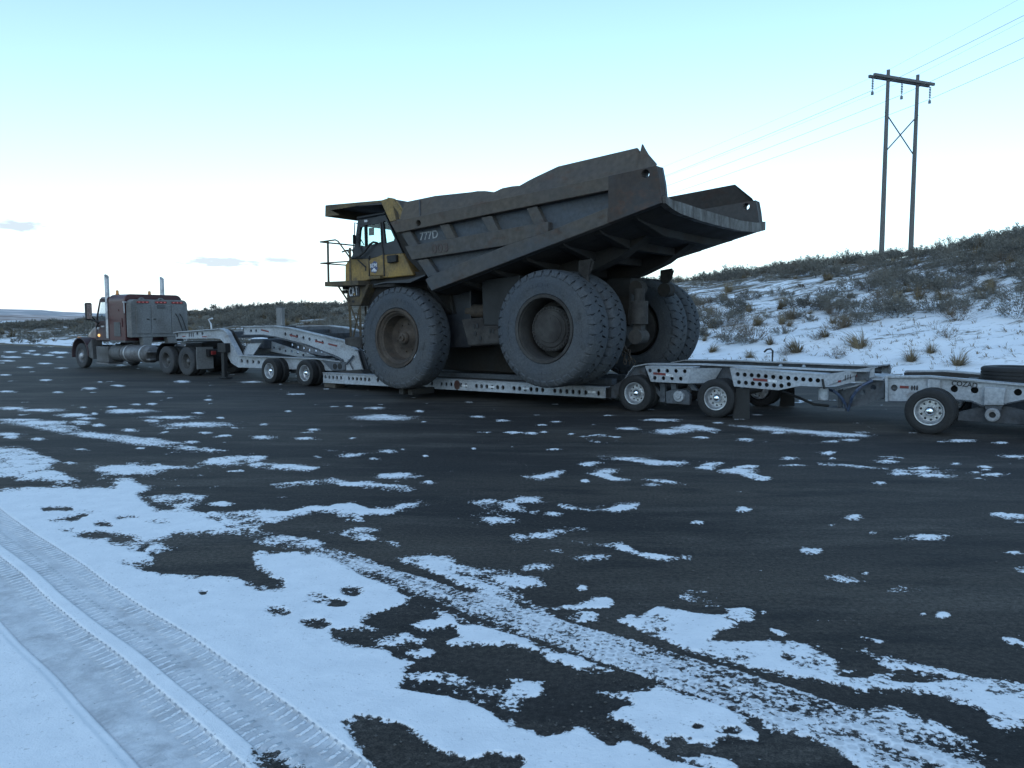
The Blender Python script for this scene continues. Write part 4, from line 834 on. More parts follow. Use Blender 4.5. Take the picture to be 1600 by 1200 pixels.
# windscreen frame: posts and header between the sides, front face leaning
def slab(s0, z0, s1, z1, w0, w1, th=.08): return MB().prism([(s0, z0), (s1, z1), (s1 - th, z1), (s0 - th, z0)], w0, w1)
fr = MB()
k = lambda t: (sF0 + (sF1 - sF0) * t, zF0 + (zF1 - zF0) * t)
for w0, w1 in ((FW_ + .08, FW_ + .16), (BW - .16, BW - .08)): fr.v, fr.f = fr.add(slab(*k(.10), *k(.85), w0, w1).v, slab(*k(.1), *k(.85), w0, w1).f).v, fr.f
for t0, t1 in ((0, .14), (.80, 1)):
    t_ = slab(*k(t0), *k(t1), FW_ + .08, BW - .08); fr.add(t_.v, t_.f)
part('windscreen_frame', fr, M['cab_dark'], cab)
part('cab_roof', MB().prism([(sF0 + .05, zF0 + .02), (sR0 - .02, zR0 + .02), (sR0 - .02, zR0 + .09), (sF0, zF0 + .10)], FW_ - .03, BW + .03), M['cab_dark'], cab, .02)
rb = MB(); rk = lambda t: (sR0 + (sR1 - sR0) * t, zR0 + (zR1 - zR0) * t)
t_ = MB().prism([rk(.55), rk(1), (rk(1)[0] + .06, rk(1)[1]), (rk(.55)[0] + .06, rk(.55)[1])], FW_ + .08, BW - .08); rb.add(t_.v, t_.f)
part('rear_wall', rb, M['cab_dark'], cab)
part('window', MB().prism(cb(*q1((328, 620), (356, 608), (361, 742), (320, 750))), BW - .045, BW - .035), M['glass'], cab)
part('window', MB().prism(cb(*q1((364, 603), (457, 593), (463, 715), (367, 742))), BW - .045, BW - .035), M['glass'], cab)
part('window', MB().prism(cb(*q1((470, 585), (480, 577), (499, 583), (522, 630), (548, 690), (542, 707), (485, 723))), BW - .045, BW - .035), M['glass'], cab)
part('windscreen', MB().prism([(k(.12)[0] - .03, k(.12)[1]), (k(.82)[0] - .03, k(.82)[1]), (k(.82)[0] - .04, k(.82)[1]), (k(.12)[0] - .04, k(.12)[1])], FW_ + .1, BW - .1), M['glass'], cab)
# steering wheel, seat and a mirror inside
sw = at(596, 372, 1.55)
part('steering_wheel', MB().tube([(sw[0] + .2 * math.sin(a) * .35, 1.55 + .22 * math.cos(a), 3.98 + .2 * math.sin(a)) for a in np.linspace(0, 2 * math.pi, 17)], .018, 6, False).tube([(sw[0], 1.55, 3.98), (sw[0] + .25, 1.55, 3.6)], .03, 6), M['black'], cab)
part('driver_seat', MB().box(15.35, 15.8, 1.2, 1.75, 3.3, 3.85).prism([(15.3, 3.8), (15.45, 3.8), (15.35, 4.35), (15.22, 4.35)], 1.22, 1.73), M['seat'], cab, .04)
mi = cb((573, 358))[0]; part('interior_mirror', MB().box(mi[0] - .08, mi[0] + .1, 2.0, 2.03, mi[1] - .15, mi[1] + .05), M['cab_dark'], cab)
# door standing slightly proud, its black edge gaps, decal, step
dr = cb(*q1((364, 742), (462, 716), (466, 722), (478, 784), (482, 928), (398, 926), (392, 832), (372, 838)))
door = part('door', MB().prism(cb(*q1((392, 829), (476, 790), (481, 921), (398, 922))), BW + .002, BW + .03), M['yellow'], cab, .008)
for a, b in (((390, 800), (391, 925)), ((462, 590), (468, 735)), ((468, 735), (479, 800)), ((479, 800), (484, 925)), ((362, 606), (367, 740))):
    A_, B_ = cb(*q1(a))[0], cb(*q1(b))[0]; part('door_seal', MB().tube([(A_[0], BW + .012, A_[1]), (B_[0], BW + .012, B_[1])], .022, 5), M['black'], cab)
hs = cb(*q1((405, 850), (425, 832), (443, 840), (446, 880), (432, 908), (404, 900)))
part('decal', MB().prism(hs, BW + .031, BW + .034), M['blue_decal'], door)
a_ = cb(*q1((400, 868)))[0]; letter('decal_lettering', 'RDM', .15, M['white_decal'], door, a_[0], BW + .037, a_[1] - .03, .08, .85)
a_ = cb(*q1((424, 886)))[0]; part('decal_swoosh', MB().prism([(a_[0] + .09, a_[1] - .02), (a_[0], a_[1] + .05), (a_[0] - .1, a_[1] - .02), (a_[0] - .1, a_[1] - .05), (a_[0] + .09, a_[1] - .05)], BW + .034, BW + .04), M['white_decal'], door)
part('door_step', MB().prism(cb(*q1((408, 926), (474, 923), (474, 943), (408, 947))), BW - .02, BW + .12), M['yellow_muddy'], cab, .01)
part('vent_box', MB().prism(cb(*q1((511, 800), (570, 793), (572, 838), (516, 846))), BW, BW + .10), M['black'], cab, .015)
ln = cb((573, 345.5))[0]; part('cab_lamp', MB().box(ln[0] - .05, ln[0] + .05, BW, BW + .04, ln[1] - .03, ln[1] + .03), M['white_tape'], cab)
# intake hose, wiper and mirror arms in front of the cab
hz = [cb(*q1((455, 720)))[0], cb(*q1((430, 715)))[0], cb(*q1((408, 730)))[0], cb(*q1((375, 775)))[0], cb(*q1((340, 805)))[0], cb(*q1((300, 815)))[0], cb(*q1((280, 808)))[0]]
part('grab_rail', MB().tube([(s, BW + .10, z) for s, z in hz], .03, 7), M['black'], cab)
A_, B_ = cb(*q1((325, 825)))[0], cb(*q1((374, 870)))[0]; part('wiper_arm', MB().tube([(A_[0], BW + .05, A_[1]), (B_[0], BW + .05, B_[1]), (B_[0], BW + .05, B_[1] - .1)], .018, 5), M['black'], cab)
for a, b in (((312, 690), (350, 782)), ((318, 660), (360, 730))):
    A_, B_ = cb(*q1(a))[0], cb(*q1(b))[0]; part('wiper_arm', MB().tube([(A_[0], BW + .03, A_[1]), (B_[0], BW + .03, B_[1])], .014, 5), M['black'], cab)
mm = [at(*q1(pt)[0], 2.3) for pt in ((312, 598), (298, 590), (294, 700), (286, 780))]
part('mirror_arm', MB().tube([(s, 2.3, z) for s, z in mm], .016, 5), M['black'], cab)
c0 = at(*q1((294, 690))[0], 2.3); part('side_mirror', MB().box(c0[0] - .02, c0[0] + .02, 2.24, 2.36, c0[1] - .16, c0[1] + .1), M['black'], cab, .02)
# platform ahead of the cab with its hand rails
WP = 2.55
pa, pb = at(*q1((108, 968))[0], WP), at(*q1((262, 950))[0], WP)
plat = part('platform', MB().box(pb[0] - .35, pa[0], .4, WP, pa[1] - .10, pa[1] + .03), M['yellow_muddy'], dt, .01)
c = at(*q1((81, 712))[0], WP); r1 = at(*q1((175, 690))[0], WP); r2 = at(*q1((262, 803))[0], WP)
part('handrail', MB().tube([(c[0], WP, c[1]), (r1[0], WP, c[1] + .02), (r1[0] - .12, WP, c[1] - .03), (r2[0], WP, r2[1])], .022, 7), M['yellow_muddy'], plat)
part('handrail', MB().tube([(c[0], WP, c[1]), (c[0] + .02, .9, c[1]), (c[0] - .1, .75, c[1] - .1), (c[0] - .12, .72, pa[1])], .022, 7), M['yellow_muddy'], plat)
cm = at(*q1((90, 845))[0], WP)
part('handrail', MB().tube([(c[0] - .2, WP, cm[1]), (c[0], WP, cm[1]), (c[0] + .02, 1.0, cm[1])], .020, 7), M['yellow_muddy'], plat)
part('handrail', MB().tube([(c[0], WP, cm[1]), (r1[0] - .55, WP, cm[1])], .020, 7), M['yellow_muddy'], plat)
for s in (c[0] - .28, r1[0] - .55):
    part('rail_post', MB().box(s - .03, s + .03, WP - .05, WP - .02, pa[1] - .1, c[1] + (.0 if s > 16.9 else -.22)), M['yellow_muddy'], plat)
part('rail_post', MB().box(c[0] - .03, c[0] + .03, 1.15, 1.19, pa[1], c[1]), M['yellow_muddy'], plat)
part('grab_handle', MB().tube([(c[0] - .5, 2.2, c[1] - .28), (c[0] - .72, 2.2, c[1] - .25), (c[0] - .82, 2.2, c[1] - .35), (c[0] - .85, 2.2, c[1] - .75)], .022, 7).tube([(c[0] - .4, 2.0, c[1] - .22), (c[0] - .7, 2.0, c[1] - .22), (c[0] - .8, 2.0, c[1] - .34), (c[0] - .8, 2.0, c[1] - .8)], .022, 7), M['black'], plat)
brk = [at(*q1((195, 990))[0], 2.45), at(*q1((258, 1085))[0], 2.3)]
part('platform_brace', MB().tube([(brk[0][0], 2.45, brk[0][1]), (brk[1][0], 2.3, brk[1][1])], .025, 6), M['yellow_muddy'], plat)
# front fascia with the badge, ladder and bumper
BF = 2.25
fas = part('fascia', MB().prism(pl(q1((245, 1045), (262, 985), (300, 980), (386, 975), (330, 1110), (252, 1110)), BF), 1.2, BF), M['yellow_muddy'], dt, .015)
part('badge', MB().prism(pl(q1((264, 996), (331, 988), (328, 1050), (267, 1058)), BF), BF + .002, BF + .025), M['letter_dark'], fas)
b0 = at(*q1((268, 1040))[0], BF); b1 = at(*q1((327, 1034))[0], BF)
for ch_, xz in (('C', 268), ('A', 286), ('T', 307)):
    a_ = at(*q1((xz, 1041 - (xz - 269) * .14))[0], BF); letter('badge_letter', ch_, .345, M['white_decal'], fas, a_[0], BF + .03, a_[1] - .045, .05, .46)
part('badge_triangle', MB().prism([(b0[0] - .17, b0[1] - .03), (b0[0] - .22, b0[1] + .05), (b0[0] - .27, b0[1] - .03)], BF + .037, BF + .041), M['yellow'], fas)
ct_ = at(*q1((288, 1084))[0], BF); part('hook_slot', MB().prism(circ(ct_, .06, 8, .035), BF, BF + .01), M['black'], fas)
for z in (1000, 1024): e = at(*q1((236, z))[0], 2.0); part('head_lamp', MB().box(e[0] - .1, e[0] + .05, 1.6, 2.05, e[1] - .05, e[1] + .05), M['rim_big_in'], fas)
lt = [at(x, y, BF - .05) for x, y in ((546, 478), (548.5, 526), (562.5, 478), (563.5, 526))]
ld = part('ladder', MB().tube([(lt[0][0], BF - .05, lt[0][1]), (lt[1][0], BF - .05, lt[1][1])], .045, 4).tube([(lt[2][0], BF - .05, lt[2][1]), (lt[3][0], BF - .05, lt[3][1])], .045, 4), M['yellow_muddy'], dt)
part('cross_brace', MB().tube([(lt[0][0] - .05, BF - .05, lt[0][1]), (lt[3][0] + .05, BF - .05, lt[3][1] + .2)], .03, 4), M['yellow_muddy'], ld)
part('cross_brace', MB().tube([(lt[2][0], BF - .05, lt[2][1]), (lt[1][0] - .1, BF - .05, lt[1][1])], .03, 4), M['yellow_muddy'], ld)
for t in (.25, .5, .75):
    z = lt[0][1] + (lt[1][1] - lt[0][1]) * t; part('rung', MB().box(lt[3][0], lt[0][0], 1.6, 1.64, z - .02, z + .02), M['yellow_muddy'], ld)
for w in (1.6,): part('ladder_rail', MB().tube([(lt[0][0], w, lt[0][1]), (lt[1][0], w, lt[1][1])], .04, 4).tube([(lt[2][0], w, lt[2][1]), (lt[3][0], w, lt[3][1])], .04, 4), M['yellow_muddy'], ld)
part('bumper', MB().prism(pl([(538, 528), (566, 525.5), (566, 545), (546, 540.5), (538.5, 538)], BF), -2.2, BF), M['rim_big_in'], dt, .02)
# ------------------------------------------------------------------ road wheels shared by the trailers and the tractor
def road_tyre(name, R, r_in, wd, mat, grooves=True):
    h = wd / 2
    prof = [(-h * .80, r_in), (-h * .98, r_in + .02), (-h * 1.04, (R + r_in) / 2), (-h * .98, R - .05), (-h * .86, R - .012), (-h * .74, R)]
    for g in (-.42, 0, .42): prof += [(h * (g - .05), R), (h * (g - .04), R - .016), (h * (g + .04), R - .016), (h * (g + .05), R)]
    prof += [(h * .74, R), (h * .86, R - .012), (h * .98, R - .05), (h * 1.0, R - .08), (h * 1.04, (R + r_in) / 2), (h * 1.03, (R + r_in) / 2 - .01), (h * .98, r_in + .02), (h * .80, r_in)]
    return MB().lathe(prof, 48).mesh(name, mat, smooth=38, merge=False)
def alloy(name, R, mat, disc=.03, depth=.16, holes=10):
    mb = MB(); mb.lathe([(depth * .9, R), (depth, R - .005), (depth * .98, R - .022), (depth * .8, R - .03), (disc + .02, R - .045), (disc + .005, R - .06)], 40)
    poly = circ((0, 0), R - .05, 40); hl = [circ((R * .63 * math.cos(2 * math.pi * i / holes), R * .63 * math.sin(2 * math.pi * i / holes)), R * .085, 10) for i in range(holes)]
    mb.holed(poly, hl, disc - .012, disc)
    mb.lathe([(-.14, R - .02), (disc - .02, R - .05)], 40)
    for i in range(10):
        a = 2 * math.pi * (i + .5) / 10; mb.prism(circ((R * .43 * math.cos(a), R * .43 * math.sin(a)), .014, 6), disc, disc + .03)
    return mb.mesh(name, mat, smooth=30, merge=False)
def cap_mesh(name, r, mat, o=.02): return MB().lathe([(o, r), (o + .05, r * .97), (o + .085, r * .78), (o + .11, r * .45), (o + .115, 0)], 24).mesh(name, mat, smooth=60)
T_LOW = road_tyre('tyre', .405, .25, .235, M['tyre']); R_LOW = alloy('rim', .252, M['alu'], -.05, .10); C_LOW = cap_mesh('hub_cap', .088, M['chrome'], -.03)
T_BIG = road_tyre('tyre', .525, .30, .27, M['tyre_dusty']); R_BIG = alloy('rim', .302, M['truck_grey'], -.06, .12, 8); C_BIG = cap_mesh('hub_cap', .10, M['truck_grey'], -.04)
R_STEER = alloy('rim', .302, M['tank'], .06, .11, 10); C_STEER = cap_mesh('hub_cap', .13, M['steel'], .06)
def wheel(parent, s, w, z, rim, tyre, cap, spin=0.0):
    o = place('wheel', rim, parent, (s, w, z), (0, spin, 0) if w > 0 else (0, spin, math.pi))
    for nm, me in (('tyre', tyre), ('hub_cap', cap)):
        if me is None: continue
        c = bpy.data.objects.new(nm, me); COL.objects.link(c); c.parent = o; BASE[c.name] = (s, w, z)
    return o
def dual(parent, s, wo, z, rim, tyre, cap, gap=.30):
    for sg in (1, -1):
        wheel(parent, s, sg * wo, z, rim, tyre, cap, random.random() * 6); wheel(parent, s, sg * (wo - gap), z, rim, tyre, None, random.random() * 6)
def ellipse_holes(pts, w, r): return [circ(at(x, y, w), r, 12) for x, y in pts]

# ------------------------------------------------------------------ main lowboy trailer: gooseneck, deck, rear axle frame
tr = thing('lowboy_trailer', 'long pale grey lowboy trailer under the dump truck with perforated side beams', 'trailer', 9, 0, 0)
EW = 1.58
# deck
d0, d1, d2, d3 = at(505, 583, EW), at(505, 598, EW), at(945, 622, EW), at(945, 606, EW)
hs = []
for i in range(56):
    t = (i + .6) / 56.6
    if i % 7 in (5,): continue
    s = d0[0] + (d3[0] - d0[0]) * t; z = d0[1] + (d3[1] - d0[1]) * t - .115 - .02 * t
    hs.append(circ((s, z), .05, 10, .06))
for sg in (1, -1):
    a, b = (EW - .05, EW) if sg > 0 else (-EW, -EW + .05)
    sb = part('side_beam', MB().holed([d0, d1, d2, d3], hs, a, b), M['trailer'], tr)
    part('beam_flange', MB().prism([(d0[0], d0[1]), (d3[0], d3[1]), (d3[0], d3[1] + .02), (d0[0], d0[1] + .02)], EW - .25 if sg > 0 else -EW - .03, EW + .03 if sg > 0 else -EW + .25), M['trailer'], sb)
    part('inner_beam', MB().prism([(d0[0] - .1, .20), (d0[0] - .1, d0[1] + .10), (14.0, .60), (9.2, .64), (9.2, .25)], sg * .75 - .12, sg * .75 + .12), M['trailer_dim'], tr, .01)
    part('inner_web', MB().prism([d0, d1, d2, d3], sg * 1.30 - .02, sg * 1.30 + .02), M['deck'], tr)
for i in range(12):
    s = d0[0] - .3 - i * .82; part('cross_member', MB().box(s - .09, s + .09, -1.29, 1.29, .26, .40), M['deck'], tr)
for i in range(14):        # deck planks between the inner beams
    w = -.60 + i * .0924; part('deck_plank', MB().box(9.3, 18.4, w - .04, w + .04, .45, .50 + .006 * (i % 3)), M['deck'], tr)
for sg in (1, -1):
    for i in range(4):
        w = sg * (.97 + i * .14); part('deck_plank', MB().prism([(18.5, .455), (18.5, .40), (9.0, .45), (9.0, .51)], w - .065, w + .065), M['deck'], tr)
for s in (14.3, 14.62):      # swing-out outriggers carrying the front tyres
    for sg in (1, -1): part('outrigger', MB().box(s - .08, s + .08, EW + .001 if sg > 0 else -2.45, 2.45 if sg > 0 else -EW - .001, .09, .245), M['deck'], tr, .01)
c = at(714.5, 601.5, EW)
part('marker_plate', MB().prism(circ(c, .10, 8, .13), EW + .002, EW + .02), paint('dull red marker', (.06, .022, .018), (.05, .035, .03), .4, .5, 0, 8, 30, 0), tr)
for x, y in ((612, 600), (726, 602.5), (768, 604.5), (822, 607), (925, 612.5)):
    c = at(x, y, EW); part('reflector', MB().box(c[0] - .10, c[0] + .10, EW + .002, EW + .008, c[1] - .025, c[1] + .025), M['white_tape'], tr)
# gooseneck: two long perforated beams sloping from the jeep down to the deck
GW = 1.15
gtop = [(380, 511), (428, 510), (454, 513), (538, 533), (558, 548), (567, 579)]
gbot = [(538, 580), (537.5, 562), (526, 556), (480, 538), (430, 525.5), (412, 522.5), (380, 522.8)]
gh = [(392, 517), (400, 517), (445.6, 522), (455, 523.8), (464, 525.5), (474, 528), (483.5, 530), (494, 532.6), (504, 534.8)]
gpoly = pl(gtop + gbot, GW)
for sg in (1, -1):
    a, b = (GW - .04, GW) if sg > 0 else (-GW, -GW + .04)
    g_ = part('gooseneck_beam', MB().holed(gpoly, ellipse_holes(gh, GW, .058), a, b), M['trailer'], tr)
    tp = pl(gtop[:5], GW); tp2 = [(s, z + .03) for s, z in tp]
    part('top_flange', MB().prism(tp2 + tp[::-1], sg * GW - .14 + (.06 if sg > 0 else 0) , sg * GW + .08 + (.06 if sg < 0 else 0)), M['trailer'], g_)
    bt = pl(gbot[1:], GW)
    part('bottom_flange', MB().prism(bt + [(s, z - .03) for s, z in bt[::-1]], sg * GW - .12, sg * GW + .08), M['trailer_dim'], g_)
    part('inner_web', MB().prism(gpoly, sg * (GW - .24) - .02, sg * (GW - .24) + .02), M['trailer_dim'], g_)
for (x, y) in ((414, 516.3), (459, 524.4), (499, 533.8), (520, 538.5)):
    c = at(x, y, GW); sl = -.14
    part('reflector', MB().prism([(c[0] + .2, c[1] - .02 - sl * .1), (c[0] - .2, c[1] - .02 + sl * .3), (c[0] - .2, c[1] + .03 + sl * .3), (c[0] + .2, c[1] + .03 - sl * .1)], GW + .002, GW + .008), M['red_tape'], tr)
gs = at(381, 517, GW)
part('nose_plate', MB().box(gs[0] - .03, gs[0] + .05, -GW, GW, gs[1] - .17, gs[1] + .17), M['trailer_dim'], tr, .01)
for x in (404, 436, 470, 505, 535):
    t_, b_ = at(x, np.interp(x, [380, 428, 454, 538, 558], [511, 510, 513, 533, 548]) + 3, GW), at(x, 0, GW)
    part('cross_tube', MB().box(t_[0] - .08, t_[0] + .08, -GW + .05, GW - .05, t_[1] - .25, t_[1] - .03), M['trailer_dim'], tr)
lk = pl([(541, 569), (549, 560), (552, 556)], GW + .06); part('hook_rod', MB().tube([(s, GW + .06, z) for s, z in lk], .03, 6).tube([(at(546, 562, GW)[0], GW + .06, at(546, 562, GW)[1]), (at(554, 577, GW)[0], GW + .06, at(554, 577, GW)[1])], .02, 5), M['trailer_dim'], tr)
part('neck_foot', MB().prism(pl([(538, 579), (566, 577), (572, 584), (505, 585)], GW), -GW, GW + .1), M['deck'], tr, .01)
# rear axle frame
FW2 = 1.0
iw = [(944, 622), (944, 607), (958, 603), (970, 596), (978, 583), (985, 574), (1006, 570), (1090, 571), (1150, 574), (1290, 580), (1352, 582), (1352, 594), (1290, 603), (1210, 606), (1150, 606), (1060, 601), (1010, 603), (985, 607), (975, 622)]
for sg in (1, -1):
    fr_ = part('frame_rail', MB().prism(pl(iw, FW2 + .3), sg * FW2 - .05, sg * FW2 + .05), M['trailer_dim'], tr)
    t_ = pl([(958, 603), (970, 596), (978, 583), (985, 574), (1006, 570), (1090, 571), (1150, 574), (1290, 580), (1352, 582)], FW2 + .3)
    part('rail_flange', MB().prism(t_ + [(s, z + .025) for s, z in t_[::-1]], sg * FW2 - .16, sg * FW2 + .16), M['trailer'], fr_)
    tw = pl([(944, 622), (944, 607), (958, 603), (975, 592), (988, 583), (1006, 574), (1012, 596), (990, 604), (960, 622)], 1.3)
    part('neck_web', MB().prism(tw, sg * 1.25 - .03, sg * 1.25 + .03), M['trailer_dim'], tr)
HW = 1.60
p1 = [(1008.5, 573.5), (1081, 575.5), (1073, 599), (1017, 596.5)]
h1 = [(930 + x / 4.444, 520 + y / 4.444) for x, y in ((380, 262), (440, 263), (500, 264), (560, 265), (621, 267), (413, 313), (473, 315), (532, 317), (593, 319))]
p2 = [(1140.5, 576.3), (1288, 586.6), (1287, 604.5), (1250, 603), (1216, 609.7), (1147, 603.8)]
h2 = q9((125, 447), (235, 455), (342, 463), (450, 470), (563, 480), (680, 490), (797, 499), (915, 507), (1035, 518), (1150, 527), (1262, 535), (1378, 545), (143, 573), (252, 582), (360, 592), (470, 603), (578, 613), (692, 622), (808, 628), (925, 604))
for sg in (1, -1):
    a, b = (HW - .03, HW) if sg > 0 else (-HW, -HW + .03)
    for pp, hh, top in ((p1, h1, [(1008.5, 573.5), (1081, 575.5)]), (p2, h2, [(1140.5, 576.3), (1288, 586.6)])):
        sp_ = part('side_plate', MB().holed(pl(pp, HW), ellipse_holes(hh, HW, .045), a, b), M['trailer'], tr)
        t_ = pl(top, HW)
        part('plate_top', MB().prism([t_[0], t_[1], (t_[1][0], t_[1][1] + .025), (t_[0][0], t_[0][1] + .025)], FW2 + .17 if sg > 0 else -HW - .01, HW + .01 if sg > 0 else -FW2 - .17), M['trailer'], sp_)
        pq = pl(pp, HW); part('back_plate', MB().prism(pq, sg * (HW - .30) - .01, sg * (HW - .30) + .01), M['black'], sp_)
    # returns bending inward between the plates
    e0, e1, e2, e3 = pl([(1081, 575.5), (1100, 573), (1094, 592), (1073, 599)], HW)
    part('plate_return', MB().prism([e0, (e0[0] - .5, e0[1]), (e3[0] - .42, e3[1]), e3], [sg * HW, sg * 1.2, sg * 1.2, sg * HW], [sg * (HW - .03), sg * 1.17, sg * 1.17, sg * (HW - .03)]), M['trailer'], tr)
    n0, n3 = at(1288, 586.6, HW), at(1287, 604.5, HW); m0, m1 = at(1366, 574.5, .75), at(1366, 588.5, .75); m2 = at(1338, 594.5, .95); m3 = at(1306, 604, 1.4)
    nb = part('tail_beam', MB().prism([n0, m0, m1, (m2[0], m2[1]), (m3[0], m3[1]), n3], [sg * HW, sg * .75, sg * .75, sg * .95, sg * 1.4, sg * HW], [sg * (HW - .04), sg * .71, sg * .71, sg * .91, sg * 1.36, sg * (HW - .04)]), M['trailer'], tr)
    part('tail_top', MB().add([(n0[0], sg * HW, n0[1] + .012), (m0[0], sg * .75, m0[1] + .012), (m0[0], sg * .40, m0[1] + .012), (n0[0], sg * 1.17, n0[1] + .012), (n0[0], sg * HW, n0[1] - .01), (m0[0], sg * .75, m0[1] - .01), (m0[0], sg * .40, m0[1] - .01), (n0[0], sg * 1.17, n0[1] - .01)], [(0, 1, 2, 3), (4, 7, 6, 5), (0, 4, 5, 1), (1, 5, 6, 2), (2, 6, 7, 3), (3, 7, 4, 0)]), M['trailer'], nb)
def on_tail(t, dz):      # point on the slanting near tail beam
    s = n0_[0] + (m0_[0] - n0_[0]) * t; w = HW + (.75 - HW) * t; z = n0_[1] + (m0_[1] - n0_[1]) * t + dz; return s, w, z
n0_, m0_ = at(1288, 586.6, HW), at(1366, 574.5, .75)
for t, dz, mt, l in ((.28, -.16, 'red_tape', .06), (.42, -.11, 'letter_dark', .012), (.47, -.11, 'letter_dark', .012), (.52, -.11, 'letter_dark', .012), (.64, -.10, 'red_tape', .05), (.82, -.09, 'letter_dark', .015), (.9, -.09, 'letter_dark', .015)):
    s, w, z = on_tail(t, dz); s2, w2, z2 = on_tail(t + l, dz); hgt = .02 if mt == 'red_tape' else .05
    part('reflector' if mt == 'red_tape' else 'slot_plug', MB().add([(s, w + .003, z - hgt), (s2, w2 + .003, z2 - hgt), (s2, w2 + .003, z2 + hgt), (s, w + .003, z + hgt), (s, w + .012, z - hgt), (s2, w2 + .012, z2 - hgt), (s2, w2 + .012, z2 + hgt), (s, w + .012, z + hgt)], [(0, 1, 2, 3), (4, 7, 6, 5), (0, 4, 5, 1), (1, 5, 6, 2), (2, 6, 7, 3), (3, 7, 4, 0)]), M[mt], tr)
for (xa, xb, y, mt) in ((1021, 1040, 584, 'red_tape'), (1041, 1052, 586.5, 'white_tape'), (1176.5, 1199, 593.5, 'red_tape'), (1200, 1214, 595.3, 'white_tape')):
    A_, B_ = at(xa, y - .7, HW), at(xb, y + .9, HW); part('reflector', MB().prism([(A_[0], A_[1] - .025), (B_[0], B_[1] - .025), (B_[0], B_[1] + .025), (A_[0], A_[1] + .025)], HW + .002, HW + .008), M[mt], tr)
for x, ww in ((1030, .9), (1062, .9), (1130, .9), (1180, .9), (1230, .9), (1275, .9)):
    c = at(x, 590, 1.0); part('cross_tube', MB().box(c[0] - .07, c[0] + .07, -.94, .94, .72, .88), M['trailer_dim'], tr)
for xa, xb in ((1232, 1256), (1195, 1215)):
    A_, B_ = at(xa, 573, .2), at(xb, 580, .9); part('top_bar', MB().tube([(A_[0], -.9, 1.0), (B_[0], .9, .98)], .045, 6), M['trailer'], tr)
part('air_line', MB().tube([(at(1006, 570, 0)[0], .3, 1.0), (6.0, .34, 1.02), (4.5, .3, 1.03), (3.4, .3, 1.0)], .03, 6), M['black'], tr)
# axles and suspension
WO = 1.50; S1, S2 = 8.22, 6.33
for s in (S1, S2):
    dual(tr, s, WO, .405, R_LOW, T_LOW, C_LOW)
    part('axle', MB().tube([(s, -1.5, .405), (s, 1.5, .405)], .07, 10), M['deck'], tr)
for sg in (1, -1):
    w0 = sg * 1.25
    eq = part('equalizer', MB().prism(pl([(1040, 612), (1052, 608), (1072, 609), (1078, 618), (1078, 633), (1041, 630)], 1.3), w0 - .07, w0 + .07), M['trailer_dim'], tr, .015)
    c = at(1060.5, 619, 1.35); part('pivot_boss', MB().lathe([(0, .13), (.05, .12), (.06, .07), (.09, .06), (.09, 0)], 18, (c[0], w0 + sg * .07 if sg > 0 else w0 - .16, c[1])), M['trailer'], eq, smooth=30)
    for (x1, y1, x2, y2) in ((1018, 601, 1036, 622), (1035, 600, 1035, 628), (1052, 600, 1053, 609), (1078, 600, 1086, 610)):
        A_, B_ = at(x1, y1, 1.3), at(x2, y2, 1.3); part('hanger', MB().prism([(A_[0] - .06, A_[1]), (A_[0] + .06, A_[1]), (B_[0] + .06, B_[1]), (B_[0] - .06, B_[1])], w0 - .05, w0 + .05), M['trailer_dim'], tr)
    fl = pl([(1149.5, 606), (1170, 607), (1170, 655), (1143.5, 655)], 1.55)
    mf = part('mud_flap', MB().prism(fl, sg * 1.50 - .006 - .0, sg * 1.50 + .006), M['black'], tr)
# hitch gear between the tail beam and the booster
part('hitch_can', MB().lathe([(-.13, .08), (-.12, .095), (.1, .095), (.12, .08)], 16, (at(1286.5, 615, 1.3)[0], 1.3, at(1286.5, 615, 1.3)[1]), 'z', True), M['trailer'], tr, smooth=30)
pts = [(1285, 592), (1286, 597), (1287, 603), (1288.5, 608)]
part('air_hose', MB().tube([(at(x, y, HW + .03)[0], HW + .03, at(x, y, HW + .03)[1]) for x, y in pts], .022, 6), M['black'], tr)
part('hose_loop', MB().tube([(at(x, y, 1.0)[0], 1.0 + .1 * math.sin(i), at(x, y, 1.0)[1]) for i, (x, y) in enumerate([(1297, 609), (1305, 611), (1312, 616), (1317, 624), (1320, 634), (1323, 642), (1328, 630), (1333, 620), (1340, 610), (1350, 601), (1362, 595)])], .03, 7), M['hose'], tr)
part('lower_rod', MB().tube([(at(x, y, .6)[0], .6, at(x, y, .6)[1]) for x, y in [(1222, 612), (1250, 622), (1272, 632), (1295, 634)]], .03, 6), M['deck'], tr)
part('hitch_frame', MB().box(at(1313, 620, .7)[0] - .04, at(1313, 620, .7)[0] + .04, .66, .74, at(1313, 636, .7)[1], at(1313, 606, .7)[1]).box(at(1325, 636, .7)[0], at(1296, 636, .7)[0], .5, .9, at(1313, 638, .7)[1] - .03, at(1313, 638, .7)[1] + .02), M['trailer_dim'], tr)
# bent rod standing at the far rail
A_ = at(1207, 566, -1.0); B_ = at(1206, 545, -1.0)
part('bent_rod', MB().tube([(A_[0], -1.0, A_[1] - .1), (A_[0], -1.0, B_[1] - .05), (A_[0] + .05, -1.0, B_[1]), (A_[0] + .14, -1.0, B_[1] - .02), (A_[0] + .2, -1.0, B_[1] - .08)], .022, 6), M['black'], tr)

